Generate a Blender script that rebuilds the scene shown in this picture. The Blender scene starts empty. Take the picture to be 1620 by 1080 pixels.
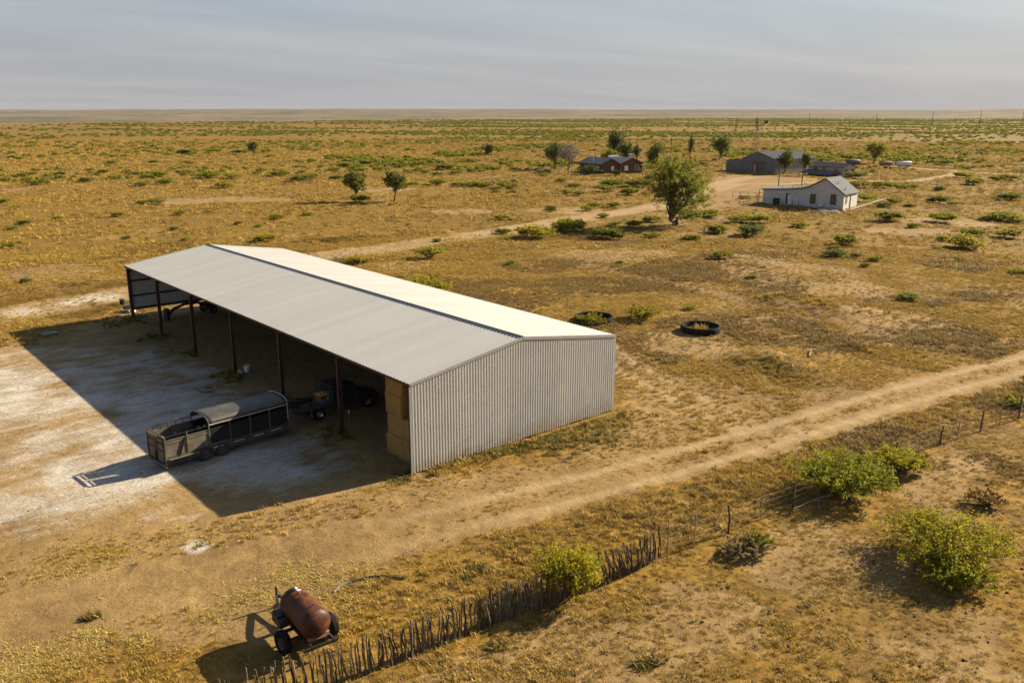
import bpy, bmesh, math, random
import numpy as np
from mathutils import Vector, Matrix
R = math.radians
rnd = random.Random(7)
nr = np.random.default_rng(11)
scene = bpy.context.scene

# ------------------------------------------------------------------ camera
F_PX = 1350.13
CAM = np.array([-22.7217, -34.2597, 18.0435])
YAW, PITCH, ROLL = 0.710802, 0.262051, 0.002418
def _basis():
    cy, sy, cp, sp = math.cos(YAW), math.sin(YAW), math.cos(PITCH), math.sin(PITCH)
    fw = np.array([sy*cp, cy*cp, -sp]); rt = np.array([cy, -sy, 0.0]); up = np.cross(rt, fw)
    cr, sr = math.cos(ROLL), math.sin(ROLL)
    return fw, rt*cr + up*sr, up*cr - rt*sr
FW, RT, UP = _basis()
cam = bpy.data.cameras.new('Camera')
cam.sensor_width = 36.0; cam.lens = F_PX/1620*36.0
cam.clip_start = 0.5; cam.clip_end = 60000
cam_ob = bpy.data.objects.new('Camera', cam)
scene.collection.objects.link(cam_ob)
m = Matrix.Identity(4)
for i in range(3):
    m[i][0], m[i][1], m[i][2], m[i][3] = RT[i], UP[i], -FW[i], CAM[i]
cam_ob.matrix_world = m
scene.camera = cam_ob

# ------------------------------------------------------------------ sun + sky
SUN = np.array([9.45, -1.75, 4.9]); SUN /= np.linalg.norm(SUN)
SUN_EL = math.asin(SUN[2]); SUN_AZ = math.atan2(SUN[0], SUN[1])
sl = bpy.data.lights.new('sun', 'SUN'); sl.energy = 5.0; sl.angle = R(0.53); sl.color = (1.0, 0.85, 0.61)
so = bpy.data.objects.new('sun', sl); scene.collection.objects.link(so)
so.rotation_euler = Vector((-SUN[0], -SUN[1], -SUN[2])).to_track_quat('-Z', 'Y').to_euler()
so.location = (0, 0, 60)
world = bpy.data.worlds.new('World'); scene.world = world; world.use_nodes = True
def build_sky():
    nt = world.node_tree; nt.nodes.clear(); N = nt.nodes.new; L = nt.links.new
    out = N('ShaderNodeOutputWorld'); bg = N('ShaderNodeBackground'); bg.inputs[1].default_value = 0.05
    sky = N('ShaderNodeTexSky'); sky.sky_type = 'NISHITA'; sky.sun_disc = False
    sky.sun_elevation = SUN_EL; sky.sun_rotation = SUN_AZ; sky.dust_density = 1.2; sky.air_density = 1.0; sky.ozone_density = 1.5
    tc = N('ShaderNodeTexCoord')
    sep = N('ShaderNodeSeparateXYZ'); L(tc.outputs['Generated'], sep.inputs[0])
    # flat cloud deck: project the direction on a plane overhead so streaks flatten toward the horizon
    mx = N('ShaderNodeMath'); mx.operation = 'MAXIMUM'; L(sep.outputs[2], mx.inputs[0]); mx.inputs[1].default_value = 0.0
    ad = N('ShaderNodeMath'); ad.operation = 'ADD'; L(mx.outputs[0], ad.inputs[0]); ad.inputs[1].default_value = 0.055
    comb = N('ShaderNodeCombineXYZ')
    for k in range(2):
        d = N('ShaderNodeMath'); d.operation = 'DIVIDE'; L(sep.outputs[k], d.inputs[0]); L(ad.outputs[0], d.inputs[1]); L(d.outputs[0], comb.inputs[k])
    mp = N('ShaderNodeMapping'); mp.inputs['Rotation'].default_value = (0, 0, R(38)); mp.inputs['Scale'].default_value = (0.16, 0.42, 1)
    mp.inputs['Location'].default_value = (3.1, 1.4, 0)
    L(comb.outputs[0], mp.inputs[0])
    nz = N('ShaderNodeTexNoise'); nz.inputs['Scale'].default_value = 1.5; nz.inputs['Detail'].default_value = 6; nz.inputs['Roughness'].default_value = 0.52
    nz.inputs['Distortion'].default_value = 0.5
    L(mp.outputs[0], nz.inputs[0])
    rp = N('ShaderNodeValToRGB'); e = rp.color_ramp.elements
    e[0].position = 0.40; e[0].color = (2.42, 2.56, 2.88, 1); e[1].position = 0.64; e[1].color = (3.06, 3.10, 3.26, 1)
    L(nz.outputs[0], rp.inputs[0])
    # pale band of haze low over the horizon
    hz = N('ShaderNodeMapRange'); L(mx.outputs[0], hz.inputs[0]); hz.inputs[1].default_value = 0.0; hz.inputs[2].default_value = 0.11
    hz.inputs[3].default_value = 0.45; hz.inputs[4].default_value = 0.0; hz.interpolation_type = 'SMOOTHSTEP'
    m1 = N('ShaderNodeMixRGB'); L(hz.outputs[0], m1.inputs[0]); L(rp.outputs[0], m1.inputs[1]); m1.inputs[2].default_value = (2.80, 2.78, 2.92, 1)
    # the veil is seen edge-on low down and thins out toward the zenith
    vl = N('ShaderNodeMapRange'); L(mx.outputs[0], vl.inputs[0]); vl.inputs[1].default_value = 0.0; vl.inputs[2].default_value = 0.55
    vl.inputs[3].default_value = 0.96; vl.inputs[4].default_value = 0.14
    m2 = N('ShaderNodeMixRGB'); L(vl.outputs[0], m2.inputs[0]); L(sky.outputs[0], m2.inputs[1]); L(m1.outputs[0], m2.inputs[2])
    L(m2.outputs[0], bg.inputs[0]); L(bg.outputs[0], out.inputs[0])
build_sky()
vs = scene.view_settings
vs.view_transform = 'Standard'; vs.look = 'None'; vs.gamma = 1.0; vs.use_curve_mapping = False; vs.exposure = 1.63
scene.render.engine = 'CYCLES'
scene.cycles.max_bounces = 6; scene.cycles.transparent_max_bounces = 6; scene.cycles.volume_bounces = 0

# ------------------------------------------------------------------ helpers
COL = scene.collection
PROTO = bpy.data.collections.new('scatter_prototypes')      # not linked to the scene
def ray(u, v):
    d = FW + RT*(u-810)/F_PX - UP*(v-540)/F_PX
    return d
def g(u, v, z=0.0):
    d = ray(u, v); t = (z-CAM[2])/d[2]; return CAM + d*t
def proj(P):
    d = np.asarray(P, float)-CAM; z = d@FW
    return 810+F_PX*(d@RT)/z, 540-F_PX*(d@UP)/z, z
def pxm(P): return F_PX/proj(P)[2]

def hash2(ix, iy, s):
    n = (ix*374761393 + iy*668265263 + s*1274126177) & 0xffffffff
    n = ((n ^ (n >> 13))*1274126177) & 0xffffffff
    return ((n ^ (n >> 16)) & 0xffff)/65535.0
def vnoise(x, y, s=0):
    x = np.asarray(x, float); y = np.asarray(y, float)
    ix = np.floor(x).astype(np.int64); iy = np.floor(y).astype(np.int64)
    fx = x-ix; fy = y-iy; fx = fx*fx*(3-2*fx); fy = fy*fy*(3-2*fy)
    a = hash2(ix, iy, s); b = hash2(ix+1, iy, s); c = hash2(ix, iy+1, s); d = hash2(ix+1, iy+1, s)
    return (a*(1-fx)+b*fx)*(1-fy)+(c*(1-fx)+d*fx)*fy
def fbm(x, y, s=0, o=4):
    t = 0; a = 0.5; w = 0
    for k in range(o):
        t = t + a*vnoise(x*2**k+17.3*k, y*2**k-9.1*k, s+k); w += a; a *= 0.5
    return t/w
def smooth(a, b, x):
    t = np.clip((x-a)/(b-a), 0, 1); return t*t*(3-2*t)
def seg_dist(x, y, pl):
    best = np.full(np.shape(x), 1e9)
    for (x0, y0), (x1, y1) in zip(pl[:-1], pl[1:]):
        dx, dy = x1-x0, y1-y0; l2 = dx*dx+dy*dy+1e-9
        t = np.clip(((x-x0)*dx+(y-y0)*dy)/l2, 0, 1)
        best = np.minimum(best, np.hypot(x-x0-t*dx, y-y0-t*dy))
    return best
def poly_in(x, y, pl):
    """soft signed distance: positive inside"""
    ins = np.zeros(np.shape(x), bool)
    n = len(pl)
    for i in range(n):
        x0, y0 = pl[i]; x1, y1 = pl[(i+1) % n]
        c = ((y0 > y) != (y1 > y)) & (x < (x1-x0)*(y-y0)/(y1-y0+1e-12)+x0)
        ins ^= c
    d = seg_dist(x, y, list(pl)+[pl[0]])
    return np.where(ins, d, -d)
def P2(pts): return [tuple(g(u, v)[:2]) for u, v in pts]

class MB:
    def __init__(s): s.v = []; s.f = []
    def add(s, vs, fs):
        o = len(s.v); s.v += [tuple(map(float, p)) for p in vs]; s.f += [tuple(i+o for i in f) for f in fs]; return s
    def box(s, c, d, rz=0.0, ry=0.0, rx=0.0):
        M = Matrix.Rotation(rz, 3, 'Z') @ Matrix.Rotation(ry, 3, 'Y') @ Matrix.Rotation(rx, 3, 'X')
        vs = []
        for z in (-.5, .5):
            for x, y in ((-.5, -.5), (.5, -.5), (.5, .5), (-.5, .5)):
                p = M @ Vector((x*d[0], y*d[1], z*d[2])); vs.append((p[0]+c[0], p[1]+c[1], p[2]+c[2]))
        return s.add(vs, [(3, 2, 1, 0), (4, 5, 6, 7), (0, 1, 5, 4), (1, 2, 6, 5), (2, 3, 7, 6), (3, 0, 4, 7)])
    def bar(s, a, b, w, h=None):
        """rectangular bar from a to b"""
        h = h or w; a = Vector(a); b = Vector(b); d = b-a
        q = d.to_track_quat('X', 'Z').to_matrix(); c = (a+b)/2; l = d.length
        vs = []
        for z in (-.5, .5):
            for x, y in ((-.5, -.5), (.5, -.5), (.5, .5), (-.5, .5)):
                vs.append(tuple(q @ Vector((x*l, y*w, z*h)) + c))
        return s.add(vs, [(3, 2, 1, 0), (4, 5, 6, 7), (0, 1, 5, 4), (1, 2, 6, 5), (2, 3, 7, 6), (3, 0, 4, 7)])
    def tube(s, path, r, n=6, cap=True):
        P = [Vector(p) for p in path]; rs = r if hasattr(r, '__len__') else [r]*len(P)
        rings = []; o = len(s.v)
        for i, p in enumerate(P):
            t = (P[min(i+1, len(P)-1)]-P[max(i-1, 0)])
            if t.length < 1e-9: t = Vector((0, 0, 1))
            t.normalize()
            a = t.orthogonal().normalized() if i == 0 else (a_prev - t*a_prev.dot(t)).normalized()
            a_prev = a; b = t.cross(a)
            for k in range(n):
                an = 2*math.pi*k/n
                s.v.append(tuple(p + (a*math.cos(an)+b*math.sin(an))*rs[i]))
        for i in range(len(P)-1):
            for k in range(n):
                k2 = (k+1) % n
                s.f.append((o+i*n+k, o+i*n+k2, o+(i+1)*n+k2, o+(i+1)*n+k))
        if cap:
            s.f.append(tuple(o+k for k in reversed(range(n)))); e = o+(len(P)-1)*n; s.f.append(tuple(e+k for k in range(n)))
        return s
    def lathe(s, prof, n=20, M=None, close=False):
        """prof: (radius, height) along local z"""
        o = len(s.v); M = M or Matrix.Identity(4)
        for r, h in prof:
            for k in range(n):
                an = 2*math.pi*k/n
                s.v.append(tuple(M @ Vector((r*math.cos(an), r*math.sin(an), h))))
        m_ = len(prof)
        for i in range(m_ if close else m_-1):
            j = (i+1) % m_
            for k in range(n):
                k2 = (k+1) % n
                s.f.append((o+i*n+k, o+i*n+k2, o+j*n+k2, o+j*n+k))
        return s
    def prism(s, pts, d, M=None):
        """polygon in local XZ extruded by d along local Y"""
        M = M or Matrix.Identity(4); n = len(pts)
        vs = [tuple(M @ Vector((x, 0, z))) for x, z in pts]+[tuple(M @ Vector((x, d, z))) for x, z in pts]
        fs = [tuple(range(n)), tuple(reversed(range(n, 2*n)))]+[(i, i+n, (i+1) % n+n, (i+1) % n) for i in range(n)]
        return s.add(vs, fs)
    def mesh(s, name, mat=None, sm=False):
        me = bpy.data.meshes.new(name); me.from_pydata(s.v, [], s.f)
        bm = bmesh.new(); bm.from_mesh(me); bmesh.ops.recalc_face_normals(bm, faces=bm.faces); bm.to_mesh(me); bm.free()
        if mat: me.materials.append(mat)
        if sm:
            for p in me.polygons: p.use_smooth = True
            try: me.set_sharp_from_angle(angle=R(45))
            except Exception: pass
        me.update(); return me
    def build(s, name, mat, parent=None, sm=False):
        return link(name, s.mesh(name, mat, sm), parent)
def link(name, me, parent=None, loc=None, rz=None, sc=None):
    o = bpy.data.objects.new(name, me); COL.objects.link(o)
    if parent: o.parent = parent
    if loc is not None: o.location = tuple(map(float, loc))
    if rz is not None: o.rotation_euler = (0, 0, rz)
    if sc is not None: o.scale = sc
    return o
def tag(o, label, cat, group=None):
    o['label'] = label; o['category'] = cat
    if group: o['group'] = group
    return o
def thing(name, label, cat, loc=(0, 0, 0), rz=0.0, group=None):
    o = bpy.data.objects.new(name, None); COL.objects.link(o); o.empty_display_size = 0.2
    o.location = tuple(map(float, loc)); o.rotation_euler = (0, 0, rz)
    return tag(o, label, cat, group)
def struct(o): o['kind'] = 'structure'; return o
def stuff(o, label, cat=None):
    o['kind'] = 'stuff'; o['label'] = label
    if cat: o['category'] = cat
    return o
def mesh_np(name, verts, quads, mat=None, tri=False):
    k = 3 if tri else 4
    me = bpy.data.meshes.new(name); nv = len(verts); nf = len(quads)
    me.vertices.add(nv); me.vertices.foreach_set('co', np.asarray(verts, np.float32).ravel())
    me.loops.add(nf*k); me.loops.foreach_set('vertex_index', np.asarray(quads, np.int32).ravel())
    me.polygons.add(nf); me.polygons.foreach_set('loop_start', np.arange(0, nf*k, k, dtype=np.int32))
    me.polygons.foreach_set('loop_total', np.full(nf, k, np.int32))
    me.update(calc_edges=True); me.validate()
    if mat: me.materials.append(mat)
    return me
def attr(me, name, arr, dom='POINT'):
    a = me.attributes.new(name, 'FLOAT', dom); a.data.foreach_set('value', np.asarray(arr, np.float32).ravel())

# ------------------------------------------------------------------ materials
class NT:
    def __init__(s, name):
        s.m = bpy.data.materials.new(name); s.m.use_nodes = True; s.t = s.m.node_tree; s.t.nodes.clear()
        s.out = s.n('ShaderNodeOutputMaterial')
    def n(s, t, **kw):
        x = s.t.nodes.new(t)
        for k, v in kw.items(): setattr(x, k, v)
        return x
    def l(s, a, b): s.t.links.new(a, b)
    def pos(s): return s.n('ShaderNodeNewGeometry').outputs['Position']
    def obj(s): return s.n('ShaderNodeTexCoord').outputs['Object']
    def noise(s, vec, scale, detail=4, rough=0.55, dist=0.0, mapscale=None):
        x = s.n('ShaderNodeTexNoise'); x.inputs['Scale'].default_value = scale; x.inputs['Detail'].default_value = detail
        x.inputs['Roughness'].default_value = rough; x.inputs['Distortion'].default_value = dist
        if mapscale:
            mp = s.n('ShaderNodeMapping'); mp.inputs['Scale'].default_value = mapscale; s.l(vec, mp.inputs[0]); vec = mp.outputs[0]
        s.l(vec, x.inputs['Vector']); return x.outputs['Fac']
    def ramp(s, fac, stops):
        r = s.n('ShaderNodeValToRGB'); e = r.color_ramp.elements
        while len(e) < len(stops): e.new(0.5)
        for el, (p, c) in zip(e, stops):
            el.position = p; el.color = tuple(c)+(1,) if len(c) == 3 else c
        s.l(fac, r.inputs[0]); return r.outputs[0]
    def rng(s, fac, a, b, c=0.0, d=1.0, sm=False):
        r = s.n('ShaderNodeMapRange'); s.l(fac, r.inputs[0])
        for i, v in enumerate((a, b, c, d)): r.inputs[i+1].default_value = v
        if sm: r.interpolation_type = 'SMOOTHSTEP'
        return r.outputs[0]
    def mix(s, fac, a, b, blend='MIX'):
        r = s.n('ShaderNodeMixRGB'); r.blend_type = blend
        for i, v in zip((0, 1, 2), (fac, a, b)):
            if isinstance(v, (int, float)): r.inputs[i].default_value = v if i == 0 else (v, v, v, 1)
            elif isinstance(v, tuple): r.inputs[i].default_value = v+(1,) if len(v) == 3 else v
            else: s.l(v, r.inputs[i])
        return r.outputs[0]
    def math(s, op, a, b=0.0):
        r = s.n('ShaderNodeMath'); r.operation = op
        for i, v in enumerate((a, b)):
            if isinstance(v, (int, float)): r.inputs[i].default_value = v
            else: s.l(v, r.inputs[i])
        return r.outputs[0]
    def attr(s, name):
        a = s.n('ShaderNodeAttribute'); a.attribute_name = name; return a.outputs['Fac']
    def bump(s, h, strength=0.5, dist=0.05):
        b = s.n('ShaderNodeBump'); b.inputs['Strength'].default_value = strength; b.inputs['Distance'].default_value = dist
        s.l(h, b.inputs['Height']); return b.outputs[0]
    def finish(s, col, rough=0.7, metal=0.0, normal=None, spec=0.3):
        p = s.n('ShaderNodeBsdfPrincipled')
        if isinstance(col, tuple): p.inputs['Base Color'].default_value = col+(1,)
        else: s.l(col, p.inputs['Base Color'])
        if isinstance(rough, (int, float)): p.inputs['Roughness'].default_value = rough
        else: s.l(rough, p.inputs['Roughness'])
        p.inputs['Metallic'].default_value = metal; p.inputs['Specular IOR Level'].default_value = spec
        if normal is not None: s.l(normal, p.inputs['Normal'])
        s.l(p.outputs[0], s.out.inputs[0]); return s.m
MAT = {}
def simple(name, c, rough=0.6, metal=0.0, var=0.25, scale=3.0, spec=0.3, bump=0.0, stretch=None, dirt=None):
    t = NT(name); v = t.obj()
    n1 = t.noise(v, scale, 5, 0.6, 0.3, stretch)
    lo = tuple(x*(1-var) for x in c); hi = tuple(min(1, x*(1+var)) for x in c)
    col = t.ramp(n1, [(0.3, lo), (0.7, hi)])
    if dirt:
        n2 = t.noise(v, scale*0.6+1.7, 6, 0.65, 0.6)
        col = t.mix(t.rng(n2, 0.5, 0.68), col, dirt)
    nm = t.bump(t.noise(v, scale*6, 4), bump, 0.03) if bump else None
    MAT[name] = t.finish(col, rough, metal, nm, spec); return MAT[name]

def mat_ground():
    t = NT('ground_soil'); P = t.pos()
    big = t.noise(P, 0.018, 4, 0.55, 0.6); mid = t.noise(P, 0.16, 5, 0.6, 0.5); sm = t.noise(P, 1.1, 5, 0.62, 0.3)
    fine = t.noise(P, 5.5, 6, 0.78, 0.0); vfine = t.noise(P, 30.0, 3, 0.8)
    a_b = t.attr('bare'); a_p = t.attr('pale'); a_r = t.attr('rut'); a_g = t.attr('gold'); a_red = t.attr('red')
    # dry grassland turf
    gold = t.ramp(sm, [(0.30, (0.090, 0.057, 0.016)), (0.46, (0.215, 0.136, 0.034)), (0.68, (0.36, 0.232, 0.060))])
    brown = t.ramp(sm, [(0.30, (0.075, 0.052, 0.020)), (0.46, (0.160, 0.106, 0.040)), (0.70, (0.255, 0.170, 0.062))])
    gm = t.math('ADD', t.math('MULTIPLY', big, 0.75), t.math('MULTIPLY', mid, 0.75))
    gm = t.math('ADD', t.rng(gm, 0.66, 0.84), t.math('SUBTRACT', a_g, 0.5))
    turf = t.mix(gm, brown, gold)
    olive = t.rng(t.noise(P, 0.05, 5, 0.6, 1.0), 0.56, 0.70, 0.0, 0.45)
    turf = t.mix(olive, turf, (0.12, 0.092, 0.024))
    sward_shade = t.math('MULTIPLY', t.attr('sward_shade'), t.rng(t.math('ADD', t.math('MULTIPLY', mid, .5), t.math('MULTIPLY', t.noise(P, 0.45, 5, 0.65, 0.4), .5)), 0.36, 0.60, 1.0, 0.25))
    turf = t.mix(sward_shade, turf, t.mix(fine, (0.105, 0.071, 0.018), (0.215, 0.142, 0.033)))  # olive-gold cover past the barn, tuft self-shadow put into its darker colour
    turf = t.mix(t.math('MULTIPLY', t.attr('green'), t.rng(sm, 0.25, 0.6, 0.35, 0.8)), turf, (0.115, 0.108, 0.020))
    turf = t.mix(t.math('MULTIPLY', a_red, 0.5), turf, (0.205, 0.112, 0.042))
    turf = t.mix(1.0, turf, (1.02, 0.945, 0.72), 'MULTIPLY')
    # bare earth
    dirt = t.ramp(t.math('ADD', t.math('MULTIPLY', mid, 0.5), t.math('MULTIPLY', sm, 0.5)),
                  [(0.33, (0.160, 0.103, 0.043)), (0.5, (0.255, 0.168, 0.071)), (0.66, (0.340, 0.230, 0.104))])
    dirt = t.mix(t.math('MULTIPLY', a_red, 0.7), dirt, (0.235, 0.145, 0.068))
    # bare patches break up with noise
    bsel = t.math('ADD', a_b, t.math('MULTIPLY', t.math('SUBTRACT', t.math('ADD', t.math('MULTIPLY', sm, .6), t.math('MULTIPLY', fine, .4)), 0.5), 0.9))
    col = t.mix(t.rng(bsel, 0.40, 0.60, sm=True), turf, dirt)
    # chalky caliche
    psel = t.math('ADD', a_p, t.math('MULTIPLY', t.math('SUBTRACT', t.math('ADD', t.math('MULTIPLY', t.noise(P, 0.62, 8, 0.74, 0.5, (0.62, 1.35, 1)), .75), t.math('MULTIPLY', fine, .25)), 0.5), 1.9))
    chalk = t.ramp(fine, [(0.3, (0.40, 0.385, 0.355)), (0.7, (0.60, 0.58, 0.54))])
    col = t.mix(t.rng(psel, 0.36, 0.92, 0.0, 0.95), col, chalk)
    # ruts, tyre marks (dark earth; ridge shade of track ruts put into the colour)
    col = t.mix(t.math('MULTIPLY', a_r, t.rng(mid, 0.3, 0.6, 0.5, 0.95)), col, t.mix(sm, (0.13, 0.078, 0.034), (0.20, 0.125, 0.055)))
    a_t = t.attr('track')
    col = t.mix(t.math('MULTIPLY', a_t, t.rng(t.math('ADD', t.math('MULTIPLY', sm, .5), t.math('MULTIPLY', mid, .5)), 0.3, 0.6, 0.35, 0.9)), col, t.mix(fine, (0.33, 0.245, 0.135), (0.45, 0.35, 0.205)))
    col = t.mix(0.65, col, t.mix(fine, col, t.ramp(fine, [(0.3, (0.42, 0.40, 0.38)), (0.7, (1, 1, 1))]), 'MULTIPLY'))
    col = t.mix(0.5, col, t.ramp(vfine, [(0.25, (0.55, 0.53, 0.5)), (0.75, (1, 1, 1))]), 'MULTIPLY')
    h = t.math('ADD', t.math('MULTIPLY', sm, 1.0), t.math('ADD', t.math('MULTIPLY', fine, 0.36), t.math('MULTIPLY', vfine, 0.16)))
    nm = t.bump(h, 0.80, 0.17)
    MAT['ground'] = t.finish(col, 0.95, 0, nm, 0.08)
mat_ground()

def mat_foliage(name, c1, c2, c3, trans=0.3, scale=1.6):
    t = NT(name)
    oi = t.n('ShaderNodeObjectInfo'); P = t.pos()
    n = t.noise(P, scale, 3, 0.6)
    tint = t.attr('tint')
    f = t.math('ADD', t.math('MULTIPLY', n, 0.45), t.math('ADD', t.math('MULTIPLY', tint, 0.45), t.math('MULTIPLY', oi.outputs['Random'], 0.28)))
    col = t.ramp(f, [(0.28, c1), (0.58, c2), (0.95, c3)])
    d = t.n('ShaderNodeBsdfPrincipled'); t.l(col, d.inputs['Base Color']); d.inputs['Roughness'].default_value = 0.62; d.inputs['Specular IOR Level'].default_value = 0.18
    tr = t.n('ShaderNodeBsdfTranslucent'); t.l(col, tr.inputs[0])
    mx = t.n('ShaderNodeMixShader'); mx.inputs[0].default_value = trans
    t.l(d.outputs[0], mx.inputs[1]); t.l(tr.outputs[0], mx.inputs[2]); t.l(mx.outputs[0], t.out.inputs[0])
    MAT[name] = t.m; return t.m
mat_foliage('leaf', (0.10, 0.112, 0.010), (0.20, 0.205, 0.015), (0.32, 0.29, 0.022), 0.48)
mat_foliage('leaf_tree', (0.085, 0.100, 0.013), (0.170, 0.180, 0.018), (0.26, 0.245, 0.024), 0.48)
mat_foliage('leaf_yellow', (0.12, 0.115, 0.009), (0.245, 0.22, 0.013), (0.36, 0.285, 0.020), 0.48)
mat_foliage('leaf_dark', (0.034, 0.050, 0.014), (0.068, 0.090, 0.020), (0.105, 0.125, 0.026), 0.42)
mat_foliage('leaf_mid', (0.058, 0.076, 0.012), (0.118, 0.138, 0.018), (0.19, 0.195, 0.024), 0.45)
mat_foliage('leaf_far', (0.095, 0.105, 0.011), (0.175, 0.180, 0.016), (0.26, 0.24, 0.024), 0.48)
mat_foliage('dry_grass', (0.18, 0.118, 0.024), (0.35, 0.230, 0.045), (0.52, 0.355, 0.075), 0.25, 0.25)
mat_foliage('dry_grass_pale', (0.22, 0.150, 0.042), (0.37, 0.255, 0.070), (0.52, 0.37, 0.11), 0.25, 0.4)
mat_foliage('dry_grass_brown', (0.12, 0.078, 0.020), (0.225, 0.143, 0.035), (0.35, 0.228, 0.055), 0.22, 0.4)
mat_foliage('straw', (0.27, 0.19, 0.05), (0.38, 0.28, 0.075), (0.50, 0.38, 0.12), 0.15, 0.8)
mat_foliage('weed', (0.060, 0.062, 0.012), (0.130, 0.112, 0.020), (0.24, 0.165, 0.036))
mat_foliage('scrub_grey', (0.10, 0.072, 0.032), (0.17, 0.125, 0.056), (0.25, 0.19, 0.085), 0.4)
simple('bark', (0.105, 0.078, 0.055), 0.9, scale=6, var=0.4, bump=0.4, stretch=(1, 1, 0.3))
simple('bark_grey', (0.25, 0.21, 0.165), 0.9, scale=5, var=0.35, bump=0.3, stretch=(1, 1, 0.3))
simple('stake_wood', (0.125, 0.099, 0.073), 0.9, scale=7, var=0.5, bump=0.5, stretch=(1, 1, 0.25), dirt=(0.19, 0.155, 0.115))
simple('stake_dark', (0.075, 0.052, 0.036), 0.9, scale=7, var=0.5, bump=0.5, stretch=(1, 1, 0.25))
simple('wire', (0.32, 0.29, 0.25), 0.45, 0.6)
simple('tpost', (0.20, 0.16, 0.13), 0.7, 0.2, dirt=(0.22, 0.09, 0.04))
simple('steel_brown', (0.058, 0.030, 0.021), 0.62, 0.0, var=0.35, scale=2.0, dirt=(0.09, 0.042, 0.024))
simple('girt', (0.035, 0.024, 0.020), 0.65)
simple('ridge_shaded', (0.10, 0.115, 0.14), 0.5, 0.2, var=0.15)
simple('trim_metal', (0.32, 0.32, 0.315), 0.42, 0.25, var=0.1)
simple('black_rubber', (0.010, 0.010, 0.010), 0.9, spec=0.1, var=0.3, scale=5, dirt=(0.024, 0.02, 0.017))
simple('dusty_rubber', (0.035, 0.030, 0.026), 0.9, var=0.4, scale=5, dirt=(0.06, 0.048, 0.036))
simple('black_paint', (0.016, 0.015, 0.015), 0.5, 0.0, var=0.3, dirt=(0.045, 0.038, 0.03))
simple('chrome', (0.55, 0.55, 0.55), 0.25, 0.9, var=0.1)
simple('rim_grey', (0.06, 0.053, 0.045), 0.6, 0.2, dirt=(0.085, 0.068, 0.048))
simple('trailer_steel', (0.12, 0.103, 0.078), 0.6, 0.15, var=0.25, scale=1.6, dirt=(0.08, 0.064, 0.045))
simple('trailer_dark', (0.012, 0.011, 0.010), 0.6, 0.0, dirt=(0.022, 0.018, 0.014))
simple('trailer_canvas', (0.045, 0.042, 0.037), 0.5, 0.0, var=0.2, scale=1.2, dirt=(0.085, 0.074, 0.058), bump=0.1, spec=0.45)
simple('pale_bow', (0.34, 0.31, 0.27), 0.6)
simple('truck_paint', (0.022, 0.019, 0.019), 0.3, 0.0, spec=0.5, dirt=(0.05, 0.04, 0.03))
simple('truck_bed', (0.045, 0.042, 0.044), 0.7, 0.1, dirt=(0.075, 0.06, 0.045))
simple('glass_dark', (0.02, 0.025, 0.035), 0.08, 0.0, spec=0.6, var=0.05)
simple('yellow_paint', (0.36, 0.30, 0.03), 0.5)
simple('red_paint', (0.20, 0.04, 0.025), 0.55)
simple('green_crate', (0.05, 0.11, 0.05), 0.6)
simple('blue_plastic', (0.06, 0.075, 0.10), 0.4)
simple('white_plastic', (0.72, 0.70, 0.66), 0.5)
simple('hose_black', (0.035, 0.034, 0.034), 0.45)
simple('hose_blue', (0.10, 0.13, 0.15), 0.5)
simple('concrete', (0.36, 0.33, 0.28), 0.9, scale=4)
simple('dung', (0.045, 0.030, 0.018), 0.95, scale=6, var=0.4)
simple('pebble', (0.18, 0.14, 0.09), 0.95, scale=6, var=0.4)
simple('white_board', (0.50, 0.485, 0.465), 0.75, scale=1.4, var=0.08, dirt=(0.36, 0.32, 0.27))
simple('white_trim', (0.55, 0.52, 0.48), 0.7)
simple('roof_grey', (0.135, 0.145, 0.152), 0.95, 0.0, var=0.12, scale=1.0, dirt=(0.11, 0.115, 0.118), spec=0.02)
simple('roof_slate', (0.062, 0.068, 0.076), 0.95, 0.0, var=0.15, scale=0.8, dirt=(0.08, 0.082, 0.086), spec=0.02)
simple('dark_gap', (0.03, 0.027, 0.025), 0.8)
simple('window_glass', (0.025, 0.025, 0.028), 0.12, 0.0, spec=0.6, var=0.1)
simple('metal_wall_dark', (0.15, 0.155, 0.16), 0.6, 0.1, var=0.2, scale=0.8, dirt=(0.14, 0.12, 0.10))
simple('metal_wall_white', (0.22, 0.215, 0.205), 0.6, 0.05, var=0.1, dirt=(0.27, 0.23, 0.17))
simple('door_rust', (0.17, 0.075, 0.055), 0.75, dirt=(0.24, 0.14, 0.09))
simple('brick_red', (0.098, 0.050, 0.035), 0.85, scale=2.5, var=0.25, dirt=(0.135, 0.070, 0.045))
simple('hut_wall', (0.46, 0.37, 0.29), 0.85, scale=1.5, var=0.2, dirt=(0.25, 0.15, 0.10))
simple('hut_orange', (0.38, 0.16, 0.07), 0.8)
simple('tarp_blue', (0.075, 0.085, 0.11), 0.7, dirt=(0.12, 0.11, 0.10))
simple('stone_chimney', (0.40, 0.33, 0.24), 0.9, scale=3)
simple('tank_dark', (0.085, 0.085, 0.09), 0.5, 0.1)
simple('tank_rust', (0.26, 0.15, 0.10), 0.7, dirt=(0.15, 0.06, 0.035))
simple('tank_white', (0.62, 0.60, 0.56), 0.55, dirt=(0.35, 0.27, 0.19))
simple('pole_wood', (0.085, 0.062, 0.045), 0.9, scale=4, stretch=(1, 1, 0.2))
simple('windmill_steel', (0.20, 0.15, 0.11), 0.6, 0.3, dirt=(0.20, 0.09, 0.05))
simple('vane_dark', (0.06, 0.05, 0.06), 0.6)
simple('debris_wood', (0.22, 0.195, 0.165), 0.85, scale=4, var=0.3)
simple('earth_mound', (0.15, 0.10, 0.055), 0.95, scale=2, var=0.4, bump=0.6)

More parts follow.
